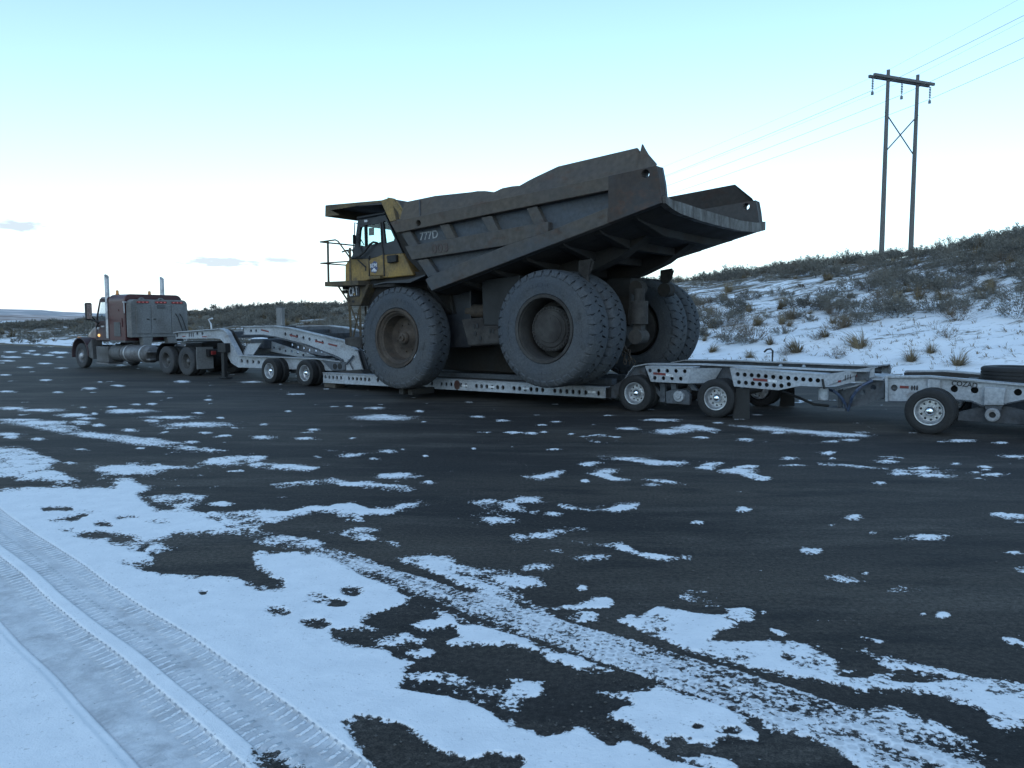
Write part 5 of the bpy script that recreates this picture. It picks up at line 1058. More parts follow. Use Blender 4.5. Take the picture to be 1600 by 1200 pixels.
# ------------------------------------------------------------------ booster dolly at the tail
bo = thing('booster_dolly', 'pale grey booster dolly with single visible wheel behind the lowboy trailer', 'trailer dolly', 1.2, 0, 0)
bt_ = [(1383, 590), (1451, 589.5), (1600, 602.5), (1900, 629)]
bb_ = [(1900, 650), (1640, 630), (1605, 623), (1575, 629), (1562, 633.5), (1536, 633.5), (1519, 626), (1500, 624), (1409, 626.5), (1385, 626)]
bp_ = pl(bt_ + bb_, 1.05)
bh = ellipse_holes([(1397, 606), (1590.5, 613), (1660, 620)], 1.05, .062) + ellipse_holes([(1491, 607.8), (1522.8, 609.5)], 1.05, .062)
for sg in (1, -1):
    a, b = (1.0, 1.05) if sg > 0 else (-1.05, -1.0)
    bm_ = part('side_beam', MB().holed(bp_, bh, a, b), M['trailer'], bo)
    t_ = pl(bt_, 1.05); part('top_flange', MB().prism(t_ + [(s, z + .03) for s, z in t_[::-1]], sg * 1.0 - .12, sg * 1.0 + .12), M['trailer'], bm_)
    b_ = pl(bb_[::-1], 1.05); part('bottom_flange', MB().prism(b_ + [(s, z - .02) for s, z in b_[::-1]], sg * 1.0 - .12, sg * 1.0 + .12), M['trailer_dim'], bm_)
    part('stiffener', MB().prism(pl([(1449, 592), (1469, 593.5), (1469, 623), (1449, 622)], 1.1), sg * 1.10 - .04, sg * 1.10 + .01), M['trailer'], bm_, .008)
    part('front_cap', MB().prism(pl([(1383, 589.5), (1387, 589.5), (1387, 627), (1383, 627)], 1.13), sg * 1.08 - .05, sg * 1.08 + .05), M['trailer'], bm_)
    part('inner_web', MB().prism(bp_, sg * .80 - .02, sg * .80 + .02), M['deck'], bm_)
    bk = part('pivot_bracket', MB().prism(pl([(1537.5, 604.5), (1571.5, 606.5), (1568, 633.5), (1537, 633.5)], 1.18), sg * 1.12 - .06, sg * 1.12 + .06), M['trailer'], bo, .012)
    part('pivot_hanger', MB().prism(pl([(1538, 634.5), (1567, 634.5), (1563, 643), (1558, 654), (1544, 654), (1541, 643)], 1.15), sg * 1.12 - .05, sg * 1.12 + .05), M['trailer_dim'], bk, .01)
    c = at(1551, 648, 1.18); yb = 1.17 if sg > 0 else -1.25
    part('pivot_boss', MB().lathe([(0, .12), (.07, .115), (.08, .09), (.075, .055), (.0, .05)] if sg > 0 else [(0, 0), (0, .1), (.08, .12)], 20, (c[0], yb, c[1])), M['trailer'], bk, smooth=30)
    if sg > 0: part('bore_dark_disc', MB().prism(circ(c, .056, 14), yb + .01, yb + .03), M['black'], bk)  # black disc paints the dark inside of the open bore
    eq = part('equalizer', MB().prism(pl([(1496, 645), (1535, 635), (1571, 635), (1640, 652), (1640, 672), (1600, 665), (1495, 658)], 1.12), sg * .99 - .05, sg * .99 + .05), M['trailer_dim'], bo, .01)
cx, cz = at(1551, 648, 1.18); s_a = 2.33; s_b = 2 * cx - s_a
for s in (s_a, s_b):
    dual(bo, s, WO, .405, R_LOW, T_LOW, C_LOW); part('axle', MB().tube([(s, -1.5, .405), (s, 1.5, .405)], .07, 10), M['deck'], bo)
for s in (3.0, 1.9, .6): part('cross_tube', MB().box(s - .08, s + .08, -1.0, 1.0, .72, .90), M['trailer_dim'], bo)
nk = pl([(1313, 611), (1340, 603), (1364, 594), (1382, 595), (1382, 621), (1351, 634.5), (1324, 635.6)], .85)
for sg in (1, -1):
    nkp = part('neck_plate', MB().holed(nk, ellipse_holes([(1348, 613), (1365, 605), (1333, 621)], .85, .055), sg * .85 - .02, sg * .85 + .02), M['trailer_dim'], bo)
    t_ = pl([(1305, 608.5), (1340, 601.5), (1364, 592), (1382, 592)], .85); part('neck_flange', MB().prism(t_ + [(s, z - .02) for s, z in t_[::-1]], sg * .85 - .1, sg * .85 + .1), M['trailer'], nkp)
nt_ = [at(1338, 582.5, .45), at(1384, 589.5, .45)]; part('neck_top', MB().prism([nt_[0], nt_[1], (nt_[1][0], nt_[1][1] - .12), (nt_[0][0], nt_[0][1] - .12)], -.5, .5), M['trailer'], bo, .01)
A_, B_ = at(1406, 604.5, 1.05), at(1420, 605.5, 1.05); part('reflector', MB().box(B_[0], A_[0], 1.052, 1.058, A_[1] - .025, A_[1] + .025), M['red_tape'], bo)
for x in (1425, 1429, 1433): c = at(x, 606, 1.05); part('slot_plug', MB().prism(circ(c, .018, 8, .05), 1.052, 1.06), M['letter_dark'], bo)
tl = at(1486.5, 600, 1.05); tr_ = at(1517, 603.2, 1.05)
letter('beam_lettering', 'COZAD', .125, M['letter_dark'], bo, tl[0], 1.056, tl[1] - .02, -math.atan2(tl[1] - tr_[1], tl[0] - tr_[0]), .92)

# ------------------------------------------------------------------ spare wheel lying on the booster
c = at(1575, 594, 0.3); R_SP = .56
st = thing('spare_tyre', 'dark spare tyre lying flat on the booster dolly at the right edge', 'tyre', c[0] - .12, .3, at(1550, 601, .3)[1] + .05)
me = road_tyre('tyre_casing', R_SP, .30, .30, M['tyre'])
o = place('tyre_casing', me, st, (BASE[st.name][0], .3, BASE[st.name][2] + .15), (math.pi / 2, 0, 0))
o2 = place('rim', R_BIG, st, (BASE[st.name][0], .3, BASE[st.name][2] + .15), (math.pi / 2, 0, 0))

# ------------------------------------------------------------------ jeep dolly coupling the tractor to the trailer
je = thing('jeep_dolly', 'pale grey two-axle jeep dolly with curved gooseneck between tractor and lowboy', 'trailer dolly', 20.5, 0, 0)
JW = 1.12
jt = [(274.5, 521), (280, 519.5), (346, 514.3), (352, 515.5), (357, 519.5), (376, 556), (498, 561), (536, 566)]
jb = [(534, 579.5), (514, 579), (372, 574), (361, 567), (355.5, 556), (356, 537), (351, 537), (344, 529.5), (335, 528.6), (274.5, 529.3)]
jp = pl(jt + jb, JW)
jh = ellipse_holes([(377.5, 564), (386.5, 565), (395.5, 565.5), (404, 566), (308, 521.5), (316, 521.3)], JW, .07)
for sg in (1, -1):
    a, b = (JW - .05, JW) if sg > 0 else (-JW, -JW + .05)
    jb_ = part('side_beam', MB().holed(jp, jh, a, b), M['trailer'], je)
    t_ = pl(jt[:6], JW); part('top_flange', MB().prism(t_ + [(s, z + .03) for s, z in t_[::-1]], sg * JW - .1, sg * JW + .1), M['trailer'], jb_)
    t_ = pl(jt[5:], JW); part('frame_flange', MB().prism(t_ + [(s, z + .025) for s, z in t_[::-1]], sg * JW - .12, sg * JW + .12), M['trailer'], jb_)
    part('inner_web', MB().prism(jp, sg * (JW - .26) - .02, sg * (JW - .26) + .02), M['deck'], jb_)
for (xa, xb, y) in ((285, 290, 525.5), (316, 323, 526)):
    A_, B_ = at(xa, y, JW), at(xb, y, JW); part('reflector', MB().box(B_[0], A_[0], JW + .002, JW + .008, A_[1] - .02, A_[1] + .02), M['red_tape'], je)
for x in (277, 296, 299, 302): c = at(x, 523, JW); part('slot_plug', MB().prism(circ(c, .05 if x == 277 else .025, 8, .09), JW + .002, JW + .01), M['letter_dark'], je)
for x in (300, 330, 352): c = at(x, 522, JW); part('cross_tube', MB().box(c[0] - .1, c[0] + .1, -JW + .06, JW - .06, c[1] - .14, c[1] + .08), M['trailer_dim'], je)
for s in (23.2, 22.3, 20.4, 18.9): part('cross_tube', MB().box(s - .1, s + .1, -JW + .06, JW - .06, .62, .86), M['trailer_dim'], je)
# tilting fifth wheel plate and its far ramp with holes
c0 = at(380, 555, .9); c1 = at(388, 537, .9); c2 = at(410, 536, .9); c3 = at(397, 555, .9)
part('turntable_plate', MB().add([(c0[0], .95, c0[1]), (c1[0], .95, c1[1]), (c1[0] - .05, -.6, c1[1]), (c0[0] - .05, -.6, c0[1]), (c0[0] - .08, .95, c0[1]), (c1[0] - .08, .95, c1[1]), (c1[0] - .13, -.6, c1[1]), (c0[0] - .13, -.6, c0[1])], [(0, 1, 2, 3), (4, 7, 6, 5), (0, 4, 5, 1), (1, 5, 6, 2), (2, 6, 7, 3), (3, 7, 4, 0)]), M['trailer'], je)
part('turntable_side', MB().prism([c0, c1, c2, c3], .90, .95), M['trailer'], je)
part('riser', MB().box(at(405, 535, .5)[0] - .35, at(405, 535, .5)[0] + .35, -.6, .6, 1.05, 1.38), M['trailer_dim'], je, .02)
rp_ = [(414, 530), (496, 557.5), (466, 557.5), (412, 547)]
part('ramp_beam', MB().holed(pl(rp_, .25), ellipse_holes([(419, 540), (428, 543.5), (437, 545.5), (446, 548.5), (456, 549), (465, 551), (474, 555)], .25, .05), .22, .25), M['trailer'], je)
part('ramp_beam', MB().holed(pl(rp_, .25), ellipse_holes([(419, 540), (428, 543.5), (437, 545.5), (446, 548.5), (456, 549), (465, 551), (474, 555)], .25, .05), -.8, -.77), M['trailer'], je)
bx = pl([(498, 561), (537, 566), (537, 579), (517, 580)], 1.25); part('rear_housing', MB().prism(bx, .75, 1.20), M['trailer_dim'], je, .02)
for x in (523.5, 531): c = at(x, 572.5, 1.2); part('lamp_port', MB().prism(circ(c, .09, 12), 1.202, 1.215), M['black'], je)
for s in (21.36, 19.6):
    dual(je, s, WO, .405, R_LOW, T_LOW, C_LOW); part('axle', MB().tube([(s, -1.5, .405), (s, 1.5, .405)], .07, 10), M['deck'], je)
    for sg in (1, -1): part('hanger', MB().box(s - .5, s - .2, sg * .8 - .1, sg * .8 + .1, .3, .75), M['trailer_dim'], je)
# landing leg and upright by the gooseneck
la = at(351, 537, 1.2); lg = part('landing_leg', MB().box(la[0] - .22, la[0] + .25, 1.03 + .10, 1.33, la[1] - .30, la[1] + .02).box(la[0] - .06, la[0] + .10, 1.15, 1.29, .06, la[1] - .3).box(la[0] - .25, la[0] + .2, 1.08, 1.36, 0.02, .06), M['black'], je, .01)
part('landing_leg', MB().box(la[0] - .22, la[0] + .25, -1.33, -1.13, la[1] - .30, la[1] + .02).box(la[0] - .06, la[0] + .10, -1.29, -1.15, .06, la[1] - .3).box(la[0] - .25, la[0] + .2, -1.36, -1.08, 0.02, .06), M['black'], je, .01)
c = at(331, 513, -.2); part('hose_post', MB().tube([(c[0], -.2, c[1] - .1), (c[0] + .05, -.2, c[1] + .16), (c[0] + .2, -.2, c[1] + .33), (c[0] - .05, -.2, c[1] + .38)], .035, 6), M['white_tape'], je)
bk_ = at_s(372, 522, 23.2)
part('far_tool_box', MB().box(22.6, 23.4, -1.05, -.3, 1.35, 1.62), M['trailer_dim'], je, .02)
for i, x in enumerate((.2, .55)): part('box_port', MB().prism(circ((22.75 + x, 1.5), .07, 10), -.3, -.29), M['black'], je)

# ------------------------------------------------------------------ timber block and chains
c = at(522, 603, 1.3)
tb = thing('timber_block', 'dark timber block on the asphalt under the front end of the deck', 'timber block', c[0], 1.3, 0)
part('block', MB().box(c[0] - .28, c[0] + .22, 1.1, 1.5, 0, .20), M['timber'], tb, .01)
LINK = MB()
for k in range(14):
    a = 2 * math.pi * k / 14
ring = []
def link_mesh():
    mb = MB(); pts = []
    for k in range(12):
        a = 2 * math.pi * k / 12; x = .035 * math.cos(a) ; y = .05 * math.sin(a) + (.03 if math.sin(a) > 0 else -.03); pts.append((0, x, y))
    pts.append(pts[0]); pts.append(pts[1]); return mb.tube(pts, .014, 5, False).mesh('link', M['chain'], smooth=60)
LK = link_mesh()
def chain(label, a, b, sag=.05):
    t = thing('tie_chain', label, 'chain', a[0], a[1], a[2], 'tie-down chains under the rear axle')
    L_ = math.dist(a, b); n = max(4, int(L_ / .12)); dv = Vector((b[0] - a[0], b[1] - a[1], b[2] - a[2])).normalized(); qd = dv.to_track_quat('Z', 'X')
    for k in range(n):
        f_ = (k + .5) / n; p = [a[i] + (b[i] - a[i]) * f_ for i in range(3)]; p[2] -= sag * 4 * f_ * (1 - f_)
        o = place('link', LK, t, p); o.rotation_mode = 'QUATERNION'; o.rotation_quaternion = qd @ Matrix.Rotation(math.radians(90 * (k % 2)), 4, 'Z').to_quaternion()
w1, z1 = at_s(967, 532, 8.3); 
for lb, pa_, pb_ in (('rusty tie chain hanging leftmost in the gap between the dual wheels', (971, 531), (962, 566)), ('rusty tie chain running straight down in the gap between dual wheels', (973, 533), (977, 567)), ('rusty tie chain slanting right towards the far wheels', (975, 537), (992, 567)), ('second rusty tie chain just right of the straight one', (983, 545), (984, 567))):
    A_ = at_s(*pa_, 9.15); B_ = at_s(*pb_, 8.9); chain(lb, (9.15, A_[0], A_[1]), (8.9, B_[0], B_[1]))

# ------------------------------------------------------------------ the tractor
tt = thing('semi_truck', 'dusty maroon semi tractor with tall twin exhausts and grey cabinet behind its sleeper', 'truck', 30, 0, 0)
TW = 1.24
S_R = at(195, 500, TW)[0]; S_F = at(170, 500, TW)[0]
zr = at(194, 461.5, TW)[1]; zb = at(195, 533, TW)[1]
fl_ = [(-1, .0), (-.97, .30)]
def roundsec(w, z0, z1, r=.28, n=6):
    pts = [(w, z0), (w, z1 - r)]
    for i in range(1, n + 1):
        a = math.pi / 2 * i / n; pts.append((w - r + r * math.cos(a), z1 - r + r * math.sin(a)))
    return pts + [(-x, z) for x, z in pts[::-1]]
slp = part('sleeper', MB().prism_s(roundsec(TW, zb, zr + .06), S_R, S_F), M['maroon'], tt, .03, label='maroon sleeper box, dusty towards its skirt')
part('skirt', MB().prism_s([(TW + .012, zb - .05), (TW + .012, zb + .02), (-TW - .012, zb + .02), (-TW - .012, zb - .05)], S_R + .02, S_F - .02), M['truck_grey'], slp)
part('luggage_door', MB().box(S_R + .35, S_R + .85, TW + .002, TW + .02, zb + .18, zb + .75), M['truck_grey'], slp, .01)
part('side_vent', MB().box(S_R + .45, S_R + .75, TW + .002, TW + .015, zr - .62, zr - .54).box(S_R + .2, S_R + .3, TW + .002, TW + .02, zr - 1.25, zr - .9), M['maroon'], slp)
# cabinet across the back of the sleeper
CS = S_R - .42; cz0 = at_s(206, 527.5, CS)[1]; cz1 = at_s(210, 467.5, CS)[1]
cab_w = TW - .03
cbn = part('rear_cabinet', MB().prism_s(roundsec(cab_w, cz0, cz1, .2), CS, S_R - .06), M['cabinet'], tt, .02)
def cwz(x, y): return at_s(x, y, CS)
edges = [cwz(211.5, 500)[0], cwz(236, 500)[0], cwz(267.8, 500)[0], cwz(287, 500)[0]]
for i in range(3):
    a, b = edges[i] - .02, edges[i + 1] + .02
    dr_ = part('cabinet_door', MB().box(CS - .03, CS - .001, b, a, cz0 + .14, cz1 - .22), M['cabinet'], cbn, .012)
    if i < 2:
        hw_ = b + .12 if i == 0 else a - .12
        part('latch', MB().box(CS - .05, CS - .031, hw_ - .05, hw_ + .05, (cz0 + cz1) / 2 - .05, (cz0 + cz1) / 2 - .01), M['black'], dr_)
for i in range(3):
    a, b = edges[i], edges[i + 1]; m_ = (a + b) / 2; hwid = .33
    bar = part('lamp_bar', MB().box(CS - .025, CS - .001, m_ - hwid * .75, m_ + hwid * .75, cz1 - .15, cz1 - .07), M['lamp_red_dim'], cbn, .008)
    for k in (-1, 0, 1): part('marker_lamp', MB().prism_s(circ((m_ + k * .16, cz1 - .11), .026, 10), CS - .04, CS - .026), M['lamp_red'], bar)
for xx in (225, 255): 
    wv = cwz(xx, 468)[0]; part('lifting_eye', MB().tube([(CS + .2, wv + .12, cz1 - .02), (CS + .2, wv + .05, cz1 + .05), (CS + .2, wv - .05, cz1 + .05), (CS + .2, wv - .12, cz1 - .02)], .03, 6), M['cabinet'], cbn)
part('grab_bar', MB().tube([(S_R - .1, TW + .06, cz1 - .12), (S_R - .1, TW + .06, cz1 - .55)], .02, 6).box(S_R - .13, S_R - .02, TW - .03, TW + .08, cz1 - .14, cz1 - .08), M['steel'], cbn)
part('plate_holder', MB().box(CS - .045, CS - .031, cwz(251, 478)[0] - .17, cwz(251, 478)[0] + .17, cwz(251, 480)[1] - .05, cwz(251, 478)[1] + .04), M['truck_grey'], cbn)
for dx in (0, .18): 
    wv = cwz(274, 500)[0] - dx; part('air_hose', MB().tube([(CS - .04, wv, cz0 + .95), (CS - .2, wv, cz0 + .80), (CS - .35, wv - .05, cz0 + .4), (CS - .5, wv - .1, cz0 - .1)], .022, 6), M['black'], cbn)
for wv in (.55, -.5): part('cabinet_leg', MB().prism_s([(wv - .22, cz0), (wv + .22, cz0), (wv + .13, cz0 - .45), (wv - .13, cz0 - .45)], CS + .02, CS + .3), M['cabinet'], cbn)
# cab
C_F = at(148.5, 500, TW)[0]; zc = at(165, 466, TW)[1]; zd = at(160, 532, TW)[1]
zs = at(150, 503, TW)[1]
w_open = [(C_F - .10, zs + .05), (C_F - .42, zc - .16), (S_F + .22, zc - .16), (S_F + .22, zs + .05)]
side = [(S_F + .03, zd), (S_F + .03, zc - .02), (C_F - .45, zc - .02), (C_F, zs), (C_F, zd)]
tcab = part('cab', MB().box(S_F + .03, C_F, -TW + .06, TW - .06, zd, zs - .02), M['maroon'], tt, .03)
for sg in (1, -1): part('cab_side', MB().holed(side, [w_open], sg * TW - .03 - (.03 if sg > 0 else -.03), sg * TW + .03 - (.03 if sg > 0 else -.03)), M['maroon_dusty'], tcab, .01)
part('cab_roof', MB().prism_s(roundsec(TW, zc - .12, zc + .06, .1), S_F + .03, C_F - .5), M['maroon'], tcab, .02)
part('door_glass', MB().prism(w_open, TW - .04, TW - .034), M['glass_dark'], tcab)
part('door_glass', MB().prism(w_open, -TW + .034, -TW + .04), M['glass_dark'], tcab)
part('windscreen', MB().prism([(C_F - .04, zs), (C_F - .47, zc - .06), (C_F - .48, zc - .06), (C_F - .05, zs)], -TW + .1, TW - .1), M['glass_dark'], tcab)
part('door_seam', MB().box(C_F - .16, C_F - .145, TW + .0, TW + .006, zd + .05, zs + .05).box(S_F + .16, S_F + .175, TW, TW + .006, zd + .05, zs), M['black'], tcab)
part('driver_seat', MB().box(S_F + .1, S_F + .55, .25, .85, zd + .3, zs - .1).prism([(S_F + .08, zs - .15), (S_F + .22, zs - .15), (S_F + .16, zs + .55), (S_F + .04, zs + .55)], .28, .82), M['seat'], tcab, .03)
zl = at(157, 524, TW)[1]; sl_ = at(155.5, 524, TW)[0]
part('turn_lamp', MB().lathe([(0, .06), (.04, .055), (.06, .03), (.065, 0)], 14, (sl_, TW, zl)), M['lamp_amber'], tcab)
zl2 = at(155, 513, TW)[1]; part('cowl_lamp', MB().lathe([(0, .06), (.05, .05), (.055, 0)], 14, (at(154.5, 513, TW)[0], TW, zl2)), M['steel'], tcab)
part('door_handle', MB().box(at(161, 510, TW)[0] - .12, at(161, 510, TW)[0] + .12, TW, TW + .03, at(161, 510, TW)[1] - .03, at(161, 510, TW)[1] + .03), M['steel'], tcab)
# hood, fender
H_F = at(127, 556, 1.2)[0] + .30
def hood():
    mb = MB(); secs = []
    for s, hw_, zt, zbm in ((C_F, 1.0, zs - .02, zd + .05), (C_F + (H_F - C_F) * .4, .88, zs - .10, zd), (C_F + (H_F - C_F) * .75, .78, zs - .2, zd - .05), (H_F + .15, .66, zs - .40, zd - .1)):
        secs.append([(s, w, z) for w, z in roundsec(hw_, zbm, zt, .25, 5)])
    n = len(secs[0]); b = len(mb.v)
    for sc_ in secs: mb.v += sc_
    for i in range(len(secs) - 1):
        for j in range(n - 1): mb.f.append((i * n + j, i * n + j + 1, (i + 1) * n + j + 1, (i + 1) * n + j))
    mb.f += [tuple(range(n)), tuple((len(secs) - 1) * n + j for j in range(n - 1, -1, -1))]; return mb
hd = part('hood', hood(), M['maroon'], tt, smooth=40)
part('grille', MB().box(H_F + .152, H_F + .22, -.56, .56, zd - .05, zs - .5), M['steel'], hd, .02)
part('front_bumper', MB().box(H_F + .23, H_F + .34, -1.1, 1.1, .38, .70), M['steel'], tt, .03)
FS, FZ = at(131, 577, 1.18)[0], .525
FS = at(127, 556, 1.2)[0]
def fender_mb(sg):
    mb = MB(); R0, R1 = .66, .70; vs = []
    angs = np.linspace(math.radians(-12), math.radians(185), 16); n = len(angs)
    for w in (sg * .80, sg * 1.26):
        for R_ in (R0, R1):
            for a in angs: vs.append((FS + R_ * math.cos(a) * 1.05, w, FZ + .06 + R_ * math.sin(a) * 1.02))
    fs = []
    for i in range(n - 1):
        A_, B_, C_, D_ = i, n + i, 2 * n + i, 3 * n + i
        fs += [(A_, A_ + 1, C_ + 1, C_), (B_, D_, D_ + 1, B_ + 1), (A_, B_, B_ + 1, A_ + 1), (C_, C_ + 1, D_ + 1, D_)]
    fs += [(0, 2 * n, 3 * n, n), (n - 1, 2 * n - 1, 4 * n - 1, 3 * n - 1)]
    return mb.add(vs, fs)
for sg in (1, -1):
    fe = part('fender', fender_mb(sg), M['maroon_dusty'], tt, smooth=40)
    part('fender_lamp', MB().box(FS + .02, FS + .18, sg * 1.2 - .04, sg * 1.2 + .04, FZ + .74, FZ + .80), M['amber'], fe)
    part('inner_skirt', MB().prism([(FS - .62, FZ + .15), (FS - .72, FZ - .05), (FS - 1.05, FZ - .12), (FS - 1.0, zd + .05), (FS - .6, FZ + .45)], sg * 1.0 - .22, sg * 1.0 + .22), M['truck_grey'], tt, .02)
wheel(tt, FS, 1.08, FZ, R_STEER, T_BIG, C_STEER, .3); wheel(tt, FS, -1.08, FZ, R_STEER, T_BIG, C_STEER, .8)
part('front_axle', MB().tube([(FS, -1.0, FZ), (FS, 1.0, FZ)], .07, 8), M['under'], tt)
part('chassis', MB().box(26.0, 35.0, .35, .47, .72, .98).mirror().box(26.0, 26.12, -.47, .47, .72, .98).box(29.5, 29.7, -.47, .47, .72, .95), M['under'], tt, .01)
# battery box, step, tank
bx0, bx1 = at(150.5, 552, TW)[0], at(169, 552, TW)[0]
part('battery_box', MB().box(bx1, bx0, .6, TW, at(160, 566, TW)[1], at(160, 541.5, TW)[1]), M['truck_grey'], tt, .02)
part('step_plate', MB().box(bx1 - .1, bx0, .7, TW + .05, at(160, 566, TW)[1] + .0 - .06, at(160, 566, TW)[1] - .01), M['tank'], tt)
tc0, tc1 = at(186, 555, TW)[0], at(226.5, 555, TW)[0]; tz = at(210, 553, TW)[1]; trd = (at(205, 540, TW)[1] - at(205, 566.5, TW)[1]) / 2
for w in (TW - trd, -TW + trd):
    tk = part('fuel_tank', MB().lathe([(tc1, 0), (tc1, trd - .06), (tc1 + .04, trd), (tc0 - .04, trd), (tc0, trd - .06), (tc0, 0)], 32, (0, w, tz), 'x'), M['tank'], tt, smooth=30)
    for s in (tc0 - .35, tc1 + .45): part('tank_strap', MB().lathe([(s - .04, trd + .002), (s - .04, trd + .014), (s + .04, trd + .014), (s + .04, trd + .002)], 32, (0, w, tz), 'x'), M['steel'], tk)
    part('tank_step', MB().box(tc1 - .3, tc1 - .02, w - .25, w + .3, tz - .22, tz - .17).box(tc1 - .3, tc1 - .02, w - .25, w + .3, tz + .08, tz + .12), M['tank'], tk)
ac = at(176, 550, TW)[0]; part('air_cleaner_tank', MB().lathe([(tc0 + .05, 0), (tc0 + .05, trd * .95), (tc0 + .9, trd * .95), (tc0 + .94, trd * .8), (tc0 + .94, 0)], 28, (0, TW - trd, tz - .01), 'x'), M['truck_grey'], tt, smooth=30)
# drive wheels, their quarter fender and mud flap
for s in (28.15, 26.80):
    dual(tt, s, 1.08, FZ, R_BIG, T_BIG, C_BIG, .34); part('drive_axle', MB().lathe([(-1, .1), (-.3, .12), (-.15, .3), (.15, .3), (.3, .12), (1, .1)], 20, (s, 0, FZ)), M['under'], tt, smooth=40)
for sg in (1, -1):
    mb = MB(); vs = []; angs = np.linspace(math.radians(-5), math.radians(92), 9); n = len(angs)
    path = [(28.15 + .64 * math.cos(a), FZ + .64 * math.sin(a)) for a in angs] + [(26.85, FZ + .66), (26.3, FZ + .66)]; n = len(path)
    for w in (sg * .64, sg * 1.25):
        for dz in (0, .025): vs += [(s, w, z + dz) for s, z in path]
    fs = []
    for i in range(n - 1):
        A_, B_, C_, D_ = i, n + i, 2 * n + i, 3 * n + i; fs += [(A_, A_ + 1, C_ + 1, C_), (B_, D_, D_ + 1, B_ + 1), (A_, B_, B_ + 1, A_ + 1), (C_, C_ + 1, D_ + 1, D_)]
    fs += [(0, 2 * n, 3 * n, n), (n - 1, 2 * n - 1, 4 * n - 1, 3 * n - 1)]
    part('quarter_fender', mb.add(vs, fs), M['black'], tt)
    sF = at_s(316, 560, 25.95)
    part('mud_flap', MB().box(26.0, 26.03, sg * .93 - .33, sg * .93 + .33, .27, 1.06), M['cabinet'], tt)
part('fifth_wheel', MB().prism_s([(-.5, 1.0), (.5, 1.0), (.45, 1.25), (-.45, 1.25)], 26.9, 28.0), M['under'], tt, .02)
tlz = at(339, 556, .9); part('tail_lamp', MB().box(25.78, 25.84, .62, .80, .78, .92), M['lamp_red_dim'], tt, .01)
part('rear_crossbar', MB().box(25.84, 25.98, -.9, .9, .72, .98), M['black'], tt, .01)
# stacks, roof lamps, mirror
sx = at(168, 470, 1.18)[0]
for w in (1.18, -1.18):
    zt = at(168, 429, 1.18)[1]
    mb = MB(); n = 20; rows_ = [(.10, zd + .1, 0), (.10, zc - .2, 0), (.088, zc - .15, 0), (.088, zt - .06, .9), (.074, zt - .062, .9), (.074, zt - .5, 0)]
    for R_, z_, k_ in rows_: mb.v += [(sx + R_ * math.cos(2 * math.pi * i / n), w + R_ * math.sin(2 * math.pi * i / n), z_ + k_ * R_ * math.cos(2 * math.pi * i / n)) for i in range(n)]
    for r_ in range(len(rows_) - 1): mb.f += [(r_ * n + i, r_ * n + (i + 1) % n, (r_ + 1) * n + (i + 1) % n, (r_ + 1) * n + i) for i in range(n)]
    ex = part('exhaust_stack', mb, M['steel'], tt, smooth=30)
for (w, s) in ((.95, S_F - .2), (-.35, S_F - .3)):
    b_ = part('beacon', MB().lathe([(zr + .04, .07), (zr + .09, .07), (zr + .10, .06), (zr + .22, .055), (zr + .24, .02), (zr + .24, 0)], 14, (s, w, 0), 'z'), M['amber'], slp, smooth=40)
mz = at(137, 487, 1.75); 
for sg in (1, -1):
    mr_ = part('side_mirror', MB().box(mz[0] - .07, mz[0] + .07, sg * 1.72 - .13, sg * 1.72 + .13, mz[1] - .34, mz[1] + .36), M['black'], tt, .04)
    part('mirror_face', MB().box(mz[0] - .082, mz[0] - .071, sg * 1.72 - .10, sg * 1.72 + .10, mz[1] - .29, mz[1] + .30), M['chrome'], mr_)
    part('mirror_arm', MB().tube([(mz[0] - .02, sg * 1.7, mz[1] - .3), (mz[0] - .25, sg * 1.45, mz[1] - .42), (C_F - .1, sg * TW, mz[1] - .62)], .035, 6).tube([(mz[0] - .05, sg * 1.6, mz[1] - .2), (C_F - .25, sg * TW, mz[1] - .5)], .025, 6), M['black'], mr_)
# ------------------------------------------------------------------ sagebrush, dry grass
def foliage_mat(name, a, b, c):
    m, nt, N, L, bs = new_mat(name)
    tc = N.new('ShaderNodeTexCoord'); n1 = N.new('ShaderNodeTexNoise'); n1.inputs['Scale'].default_value = 5; n1.inputs['Detail'].default_value = 3; L.new(tc.outputs['Object'], n1.inputs['Vector'])
    oi_ = N.new('ShaderNodeObjectInfo'); ad = N.new('ShaderNodeMath'); ad.operation = 'MULTIPLY_ADD'; L.new(oi_.outputs['Random'], ad.inputs[0]); ad.inputs[1].default_value = .75; L.new(n1.outputs[0], ad.inputs[2])
    geo = N.new('ShaderNodeNewGeometry'); a2 = N.new('ShaderNodeMath'); a2.operation = 'MULTIPLY_ADD'; L.new(geo.outputs['Random Per Island'], a2.inputs[0]); a2.inputs[1].default_value = .45; L.new(ad.outputs[0], a2.inputs[2])
    cr = N.new('ShaderNodeValToRGB'); cr.color_ramp.elements[0].position = .25; cr.color_ramp.elements[0].color = (*a, 1); cr.color_ramp.elements[1].position = 1.25 / 1.4; cr.color_ramp.elements[1].color = (*c, 1)
    e = cr.color_ramp.elements.new(.6); e.color = (*b, 1); L.new(a2.outputs[0], cr.inputs[0]); L.new(cr.outputs[0], bs.inputs['Base Color']); bs.inputs['Roughness'].default_value = .85; bs.inputs['Specular IOR Level'].default_value = .15
    return m
M['sage'] = foliage_mat('winter sagebrush leaves', (.036, .037, .039), (.078, .078, .077), (.160, .153, .135))
M['brush'] = foliage_mat('bare brown brush', (.042, .034, .029), (.085, .068, .055), (.15, .122, .095))
M['straw'] = foliage_mat('dry straw grass', (.050, .037, .027), (.115, .086, .057), (.20, .158, .10))
